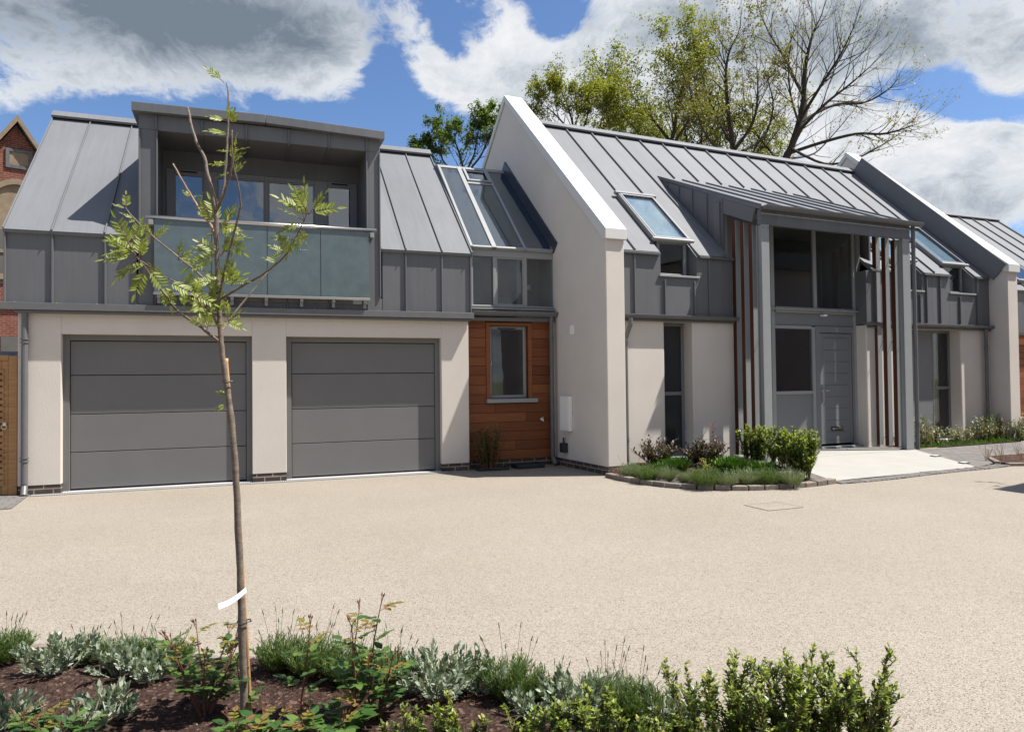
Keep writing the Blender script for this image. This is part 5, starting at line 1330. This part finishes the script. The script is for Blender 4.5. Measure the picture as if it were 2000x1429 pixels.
# tall bare budding tree
T=Tree(31); base=A(1525,330); base.z=0
lim(T,[(1530,760),(1528,500),(1532,330),(1545,290),(1562,235),(1570,190),(1572,140),(1580,95),(1590,60),(1600,40)],0.184,0.021,22,1.35,4,t0=.33,spread=34,up=.06)
lim(T,[(1548,285,0),(1575,215,1),(1550,150,1.5),(1530,110,1),(1505,70,1),(1490,40,1)],0.082,0.018,17,1.25,4,spread=32,up=.07)
lim(T,[(1562,235,0),(1605,165,-1),(1640,110,-1.5),(1660,70,-2)],0.068,0.018,14,1.2,4,spread=34,up=.06)
lim(T,[(1555,262,0),(1610,205,-1),(1660,165,-1.5),(1700,130,-2)],0.068,0.015,14,1.1,4,spread=36,up=.05)
lim(T,[(1540,300,0),(1600,280,-1),(1670,262,-2),(1720,262,-2.5),(1750,256,-3),(1775,248,-3),(1790,243,-3)],0.068,0.011,17,.85,4,spread=34,up=.05,t0=.3)
lim(T,[(1560,240,0),(1630,205,1),(1690,200,1),(1735,175,1),(1752,155,1)],0.061,0.012,13,.95,4,spread=34,up=.06)
lim(T,[(1545,290,0),(1610,320,-2),(1670,310,-3),(1720,285,-3),(1745,270,-3)],0.054,0.011,13,.75,4,spread=36,up=.04)
lim(T,[(1535,330,0),(1500,290,2),(1470,250,2.5),(1455,205,2.5),(1450,150,2)],0.054,0.012,14,.95,4,spread=36,up=.06)
lim(T,[(1540,310,0),(1590,300,3),(1630,260,4),(1660,225,4)],0.048,0.011,14,.9,4,spread=38,up=.05)
lim(T,[(1560,240,0),(1545,190,-2),(1540,130,-2),(1545,80,-2)],0.048,0.012,14,1.0,4,spread=34,up=.06)
lf=T.leaves((0,1),.10,None,.6,.05)
bgtree('budding_tree','tallest nearly bare tree with small spring buds behind the porch house',base,T,lf,'tree_bud')
# greener neighbours
T=Tree(32); base=A(1435,300); base.z=0
lim(T,[(1440,760),(1438,500),(1432,300),(1425,240),(1420,190),(1418,140),(1425,100),(1440,70)],0.136,0.018,21,1.2,4,t0=.32,spread=34,up=.06)
lim(T,[(1434,290),(1400,230,1),(1380,180,1),(1370,140,1)],0.068,0.015,14,1.1,4,spread=34)
lim(T,[(1430,300),(1470,240,-1),(1480,180,-1),(1478,130,-1)],0.068,0.015,14,1.1,4,spread=34)
lim(T,[(1430,305),(1490,270,1),(1510,210,1),(1500,160,1)],0.061,0.015,13,1.0,4,spread=36)
lim(T,[(1432,310,0),(1395,285,-2),(1372,250,-2.5),(1360,215,-2.5)],0.054,0.012,14,.9,4,spread=38)
lim(T,[(1435,310,0),(1470,300,2),(1500,280,2.5),(1530,240,2.5)],0.054,0.012,14,.9,4,spread=38)
lf=T.leaves((2,4),.095,None,.85,.18)
bgtree('budding_tree','half leafed tree left of the tallest bare tree',base,T,lf,'tree_bud')
T=Tree(33); base=A(1310,300); base.z=0
lim(T,[(1312,760),(1310,500),(1310,300),(1318,250),(1325,200),(1335,160),(1330,125)],0.116,0.018,18,1.1,4,t0=.32,spread=36)
lim(T,[(1312,280),(1280,240,1),(1250,205,1),(1225,180,1),(1205,165,1)],0.061,0.015,16,.95,4,spread=38)
lim(T,[(1312,285),(1345,235,-1),(1360,190,-1),(1355,150,-1),(1345,115,-1)],0.061,0.013,14,.95,4,spread=36)
lim(T,[(1310,290),(1260,270,-1),(1225,235,-1),(1200,215,-1)],0.054,0.012,13,.8,4,spread=38)
lim(T,[(1310,310,0),(1265,300,2),(1225,285,2.5),(1190,265,2.5)],0.048,0.011,14,.8,4,spread=40)
lim(T,[(1310,310,0),(1350,290,2),(1385,265,2.5),(1400,225,2.5)],0.048,0.011,14,.8,4,spread=40)
lf=T.leaves((4,8),.10,None,.97,.35)
bgtree('leafy_tree','bushy yellow green tree above the middle of the zinc ridge',base,T,lf,'tree_leaf')
T=Tree(36); base=A(1375,300,4); base.z=0
for k,(x,y) in enumerate(((1235,285),(1265,255),(1300,262),(1335,235),(1370,250),(1405,228),(1440,262),(1475,285),(1510,295),(1220,265))):
    lim(T,[(1375,700,4),(1372,480,4),(1370+(x-1370)*.35,370,4),(1370+(x-1370)*.8,y+45,4+(k%3-1)*1.2),(x,y,4+(k%3-1)*1.5)],.09,.02,13,.85,4,t0=.6,spread=40,up=.04)
lf=T.leaves((3,6),.11,None,.9,.35)
bgtree('leafy_tree','broad low olive green tree filling the gap under the half leafed tree',base,T,lf,'tree_leaf')
T=Tree(34); base=A(1130,300); base.z=0
lim(T,[(1128,760),(1128,400),(1125,290),(1118,240),(1108,205),(1100,185)],0.082,0.012,14,.75,4,t0=.36,spread=36)
lim(T,[(1126,270),(1095,235),(1075,215),(1062,205)],0.041,0.010,12,.6,4,spread=36)
lim(T,[(1126,275),(1145,235),(1150,205)],0.041,0.010,10,.6,4,spread=36)
lim(T,[(1126,285),(1180,250),(1190,225)],0.041,0.010,12,.65,4,spread=38)
lf=T.leaves((5,9),.09,None,.97,.22)
bgtree('leafy_tree','small pale green tree just right of the white gable coping',base,T,lf,'tree_leaf')
dB=23.0
T=Tree(35); base=A(905,330); base.z=0
lim(T,[(905,760),(905,500),(905,350),(900,310),(892,285),(885,268)],0.068,0.010,13,.5,4,t0=.4,spread=36)
lim(T,[(905,345),(935,310),(948,285),(960,255),(964,240)],0.041,0.008,12,.45,4,spread=34)
lim(T,[(905,345),(925,305),(930,280),(936,252)],0.041,0.008,10,.42,4,spread=34)
lim(T,[(905,350),(870,320),(858,295),(850,278)],0.034,0.007,10,.42,4,spread=34)
lim(T,[(905,355),(845,325),(835,310),(826,298)],0.027,0.006,8,.3,4,spread=34)
lim(T,[(905,350),(950,335),(975,310),(985,290)],0.034,0.007,10,.45,4,spread=36)
lf=T.leaves((4,8),.085,None,.95,.14)
bgtree('leafy_tree','round leaved green tree between the garage house and white gable',base,T,lf,'tree_dark')
# ------------------------------------------------------------------ sky, sun, camera
SUN=Vector((.515,-.198,1)).normalized()
el=math.asin(SUN.z); azs=math.atan2(SUN.x,SUN.y)
W=bpy.data.worlds.new('World'); sc.world=W; W.use_nodes=True; nt=W.node_tree
for n in list(nt.nodes): nt.nodes.remove(n)
N=NT(nt); STR=.10
sky=N.n('ShaderNodeTexSky',sky_type='NISHITA',sun_disc=False,sun_elevation=el,sun_rotation=azs,altitude=50,air_density=1.0,dust_density=.6,ozone_density=2.0)
D=N.n('ShaderNodeTexCoord').outputs['Generated']
def vdot(v): return N.n('ShaderNodeVectorMath',operation='DOT_PRODUCT',inp={0:D,1:tuple(v)}).outputs['Value']
def blob(px,py,rx,ry,rot=0):
    c=ray(px,py).normalized(); r=ray(px+40,py)-ray(px-40,py); r=(r-c*r.dot(c)).normalized()
    u=r.cross(c).normalized()
    if rot:
        a=R_(rot); r,u=r*math.cos(a)+u*math.sin(a),u*math.cos(a)-r*math.sin(a)
    k=FPX*(1+((px-CX)**2+(py-CY)**2)/FPX**2)**.75
    x=N.m('MULTIPLY',vdot(r),k/rx); y=N.m('MULTIPLY',vdot(u),k/ry)
    g=N.m('ADD',N.m('MULTIPLY',x,x),N.m('MULTIPLY',y,y))
    e=N.m('POWER',math.e,N.m('MULTIPLY',g,-1.0))
    return N.m('MULTIPLY',e,N.m('GREATER_THAN',vdot(c),.3))
def total(lst,start):
    acc=start
    for (px,py,rx,ry,w_,*rot) in lst:
        acc=N.m('MULTIPLY_ADD',blob(px,py,rx,ry,rot[0] if rot else 0),w_,acc)
    return acc
warp=N.n('ShaderNodeVectorMath',operation='MULTIPLY',inp={0:D,1:(1,1,1.5)}).outputs[0]
wn_=N.n('ShaderNodeTexNoise',inp={'Vector':warp,'Scale':5.0,'Detail':4.0}).outputs[1]
wv=N.n('ShaderNodeVectorMath',operation='SUBTRACT',inp={0:wn_,1:(.5,.5,.5)}).outputs[0]
warp=N.n('ShaderNodeVectorMath',operation='MULTIPLY_ADD',inp={0:wv,1:(.16,.16,.16),2:warp}).outputs[0]
n1=N.noise(warp,5.2,14,.66,0); n2=N.noise(warp,17.0,12,.70,0); n3=N.noise(warp,1.7,6,.5)
fld=N.m('MULTIPLY_ADD',n1,2.6,-1.42)
fld=N.m('MULTIPLY_ADD',n2,2.0,N.m('ADD',fld,-1.0))
front=N.n('ShaderNodeVectorMath',operation='DOT_PRODUCT',inp={0:D,1:tuple(fw)}).outputs['Value']
# general cover away from the picture: broken cloud
away=N.m('MULTIPLY',N.m('SUBTRACT',n3,.38),N.m('MULTIPLY',N.m('LESS_THAN',front,.55),3.0))
fld=N.m('ADD',fld,away)
bk=N.n('ShaderNodeVectorMath',operation='DOT_PRODUCT',inp={0:D,1:tuple(Vector((.50,-.82,.26)).normalized())}).outputs['Value']
fld=N.m('ADD',fld,N.m('MULTIPLY',N.m('MAXIMUM',N.m('SUBTRACT',bk,.80),0.0),4.0))
cov=[(300,30,400,130,1.15),(120,150,170,55,.45),(560,110,170,75,.5),(20,205,95,45,.75),(680,80,45,40,.3),(620,165,70,45,.35),(690,175,40,50,.3),
 (815,60,75,42,.55,-45),(960,165,120,48,.85,-8),(850,150,45,40,.5),(1000,60,45,70,.7),(1090,120,130,60,.8),(1000,200,110,40,.7),(1330,110,260,120,1.0),(1230,10,120,40,.7),(1700,60,320,130,1.2),(1480,250,300,110,.7),
 (1880,290,110,75,1.1),(1960,330,150,90,.9),(1850,400,240,60,.9),(1690,265,90,80,.7),(1980,130,60,100,.7),(1130,180,130,70,.6),(340,200,30,14,.2),(480,215,22,12,.5),(1905,165,80,20,.2),
 (1120,45,85,40,-1.0,10),(880,95,35,90,-.65,20),(760,160,45,130,-.7),(750,235,140,55,-.5),(1255,95,32,18,-.75),(1800,165,95,42,-1.5),(1900,215,95,34,-1.5),(1690,190,60,30,-.5),(160,225,150,35,-.5),(480,245,220,45,-.6),(1080,10,60,20,-.3)]
cov=[(a,b,c*1.15,d_*1.15,w_*.95,*e) for a,b,c,d_,w_,*e in cov]
fld=total(cov,fld)
mask=N.n('ShaderNodeMapRange',interpolation_type='SMOOTHSTEP',inp={0:fld,1:.08,2:.70}).outputs[0]
dark=[(260,20,440,135,1.1),(540,80,200,80,.45),(60,190,120,50,.25),(1400,60,330,110,.55),(1800,60,300,100,.55),(1130,260,200,60,.15),(1880,410,240,65,.55),(1990,230,60,90,.25),(1420,220,200,80,.25)]
dk=N.m('ADD',total(dark,0.0),N.m('MULTIPLY',N.m('MAXIMUM',N.m('SUBTRACT',bk,.80),0.0),2.4))
dk=N.m('ADD',dk,N.m('ADD',N.m('MULTIPLY',N.m('SUBTRACT',n2,.50),1.1),N.m('MULTIPLY',N.m('SUBTRACT',n1,.48),1.6)))
thick=N.n('ShaderNodeMapRange',inp={0:fld,1:.5,2:2.2,3:0.0,4:.18}).outputs[0]
dk=N.m('ADD',N.m('MULTIPLY',dk,.8),thick)
ccol=N.ramp(dk,[(.0,(.97,.98,1.0)),(.3,(.78,.82,.87)),(.62,(.46,.52,.59)),(1.0,(.20,.25,.31))])
cl_=N.n('ShaderNodeVectorMath',operation='SCALE',inp={0:ccol,'Scale':.52/STR}).outputs[0]
skc=N.mix(1.0,sky.outputs[0],(.60,.70,.84,1),'MULTIPLY')
mixc=N.mix(mask,skc,cl_)
bg=N.n('ShaderNodeBackground',inp={0:mixc,1:STR}); wo=N.n('ShaderNodeOutputWorld'); nt.links.new(bg.outputs[0],wo.inputs[0])
L=bpy.data.lights.new('sun','SUN'); L.energy=5.0; L.angle=R_(.53); L.color=(1,.955,.89)
so=bpy.data.objects.new('sun',L); COL.objects.link(so); so.rotation_euler=SUN.to_track_quat('Z','Y').to_euler()
cam=bpy.data.cameras.new('camera'); cam.sensor_width=36; cam.lens=36*FPX/2000; cam.clip_end=2000; cam.clip_start=.05
co=bpy.data.objects.new('camera',cam); COL.objects.link(co)
right=Vector((_X.x,_Y.x,_Z.x)); down=Vector((_X.y,_Y.y,_Z.y)); fwd=Vector((_X.z,_Y.z,_Z.z))
co.matrix_world=Matrix(((right.x,-down.x,-fwd.x,0),(right.y,-down.y,-fwd.y,0),(right.z,-down.z,-fwd.z,HCAM),(0,0,0,1)))
sc.camera=co
sc.view_settings.view_transform='Standard'; sc.view_settings.look='None'; sc.view_settings.exposure=0.85; sc.view_settings.gamma=1.0
sc.render.film_transparent=False
try:
    sc.cycles.max_bounces=8; sc.cycles.transparent_max_bounces=16; sc.cycles.caustics_reflective=False; sc.cycles.caustics_refractive=False
except Exception: pass
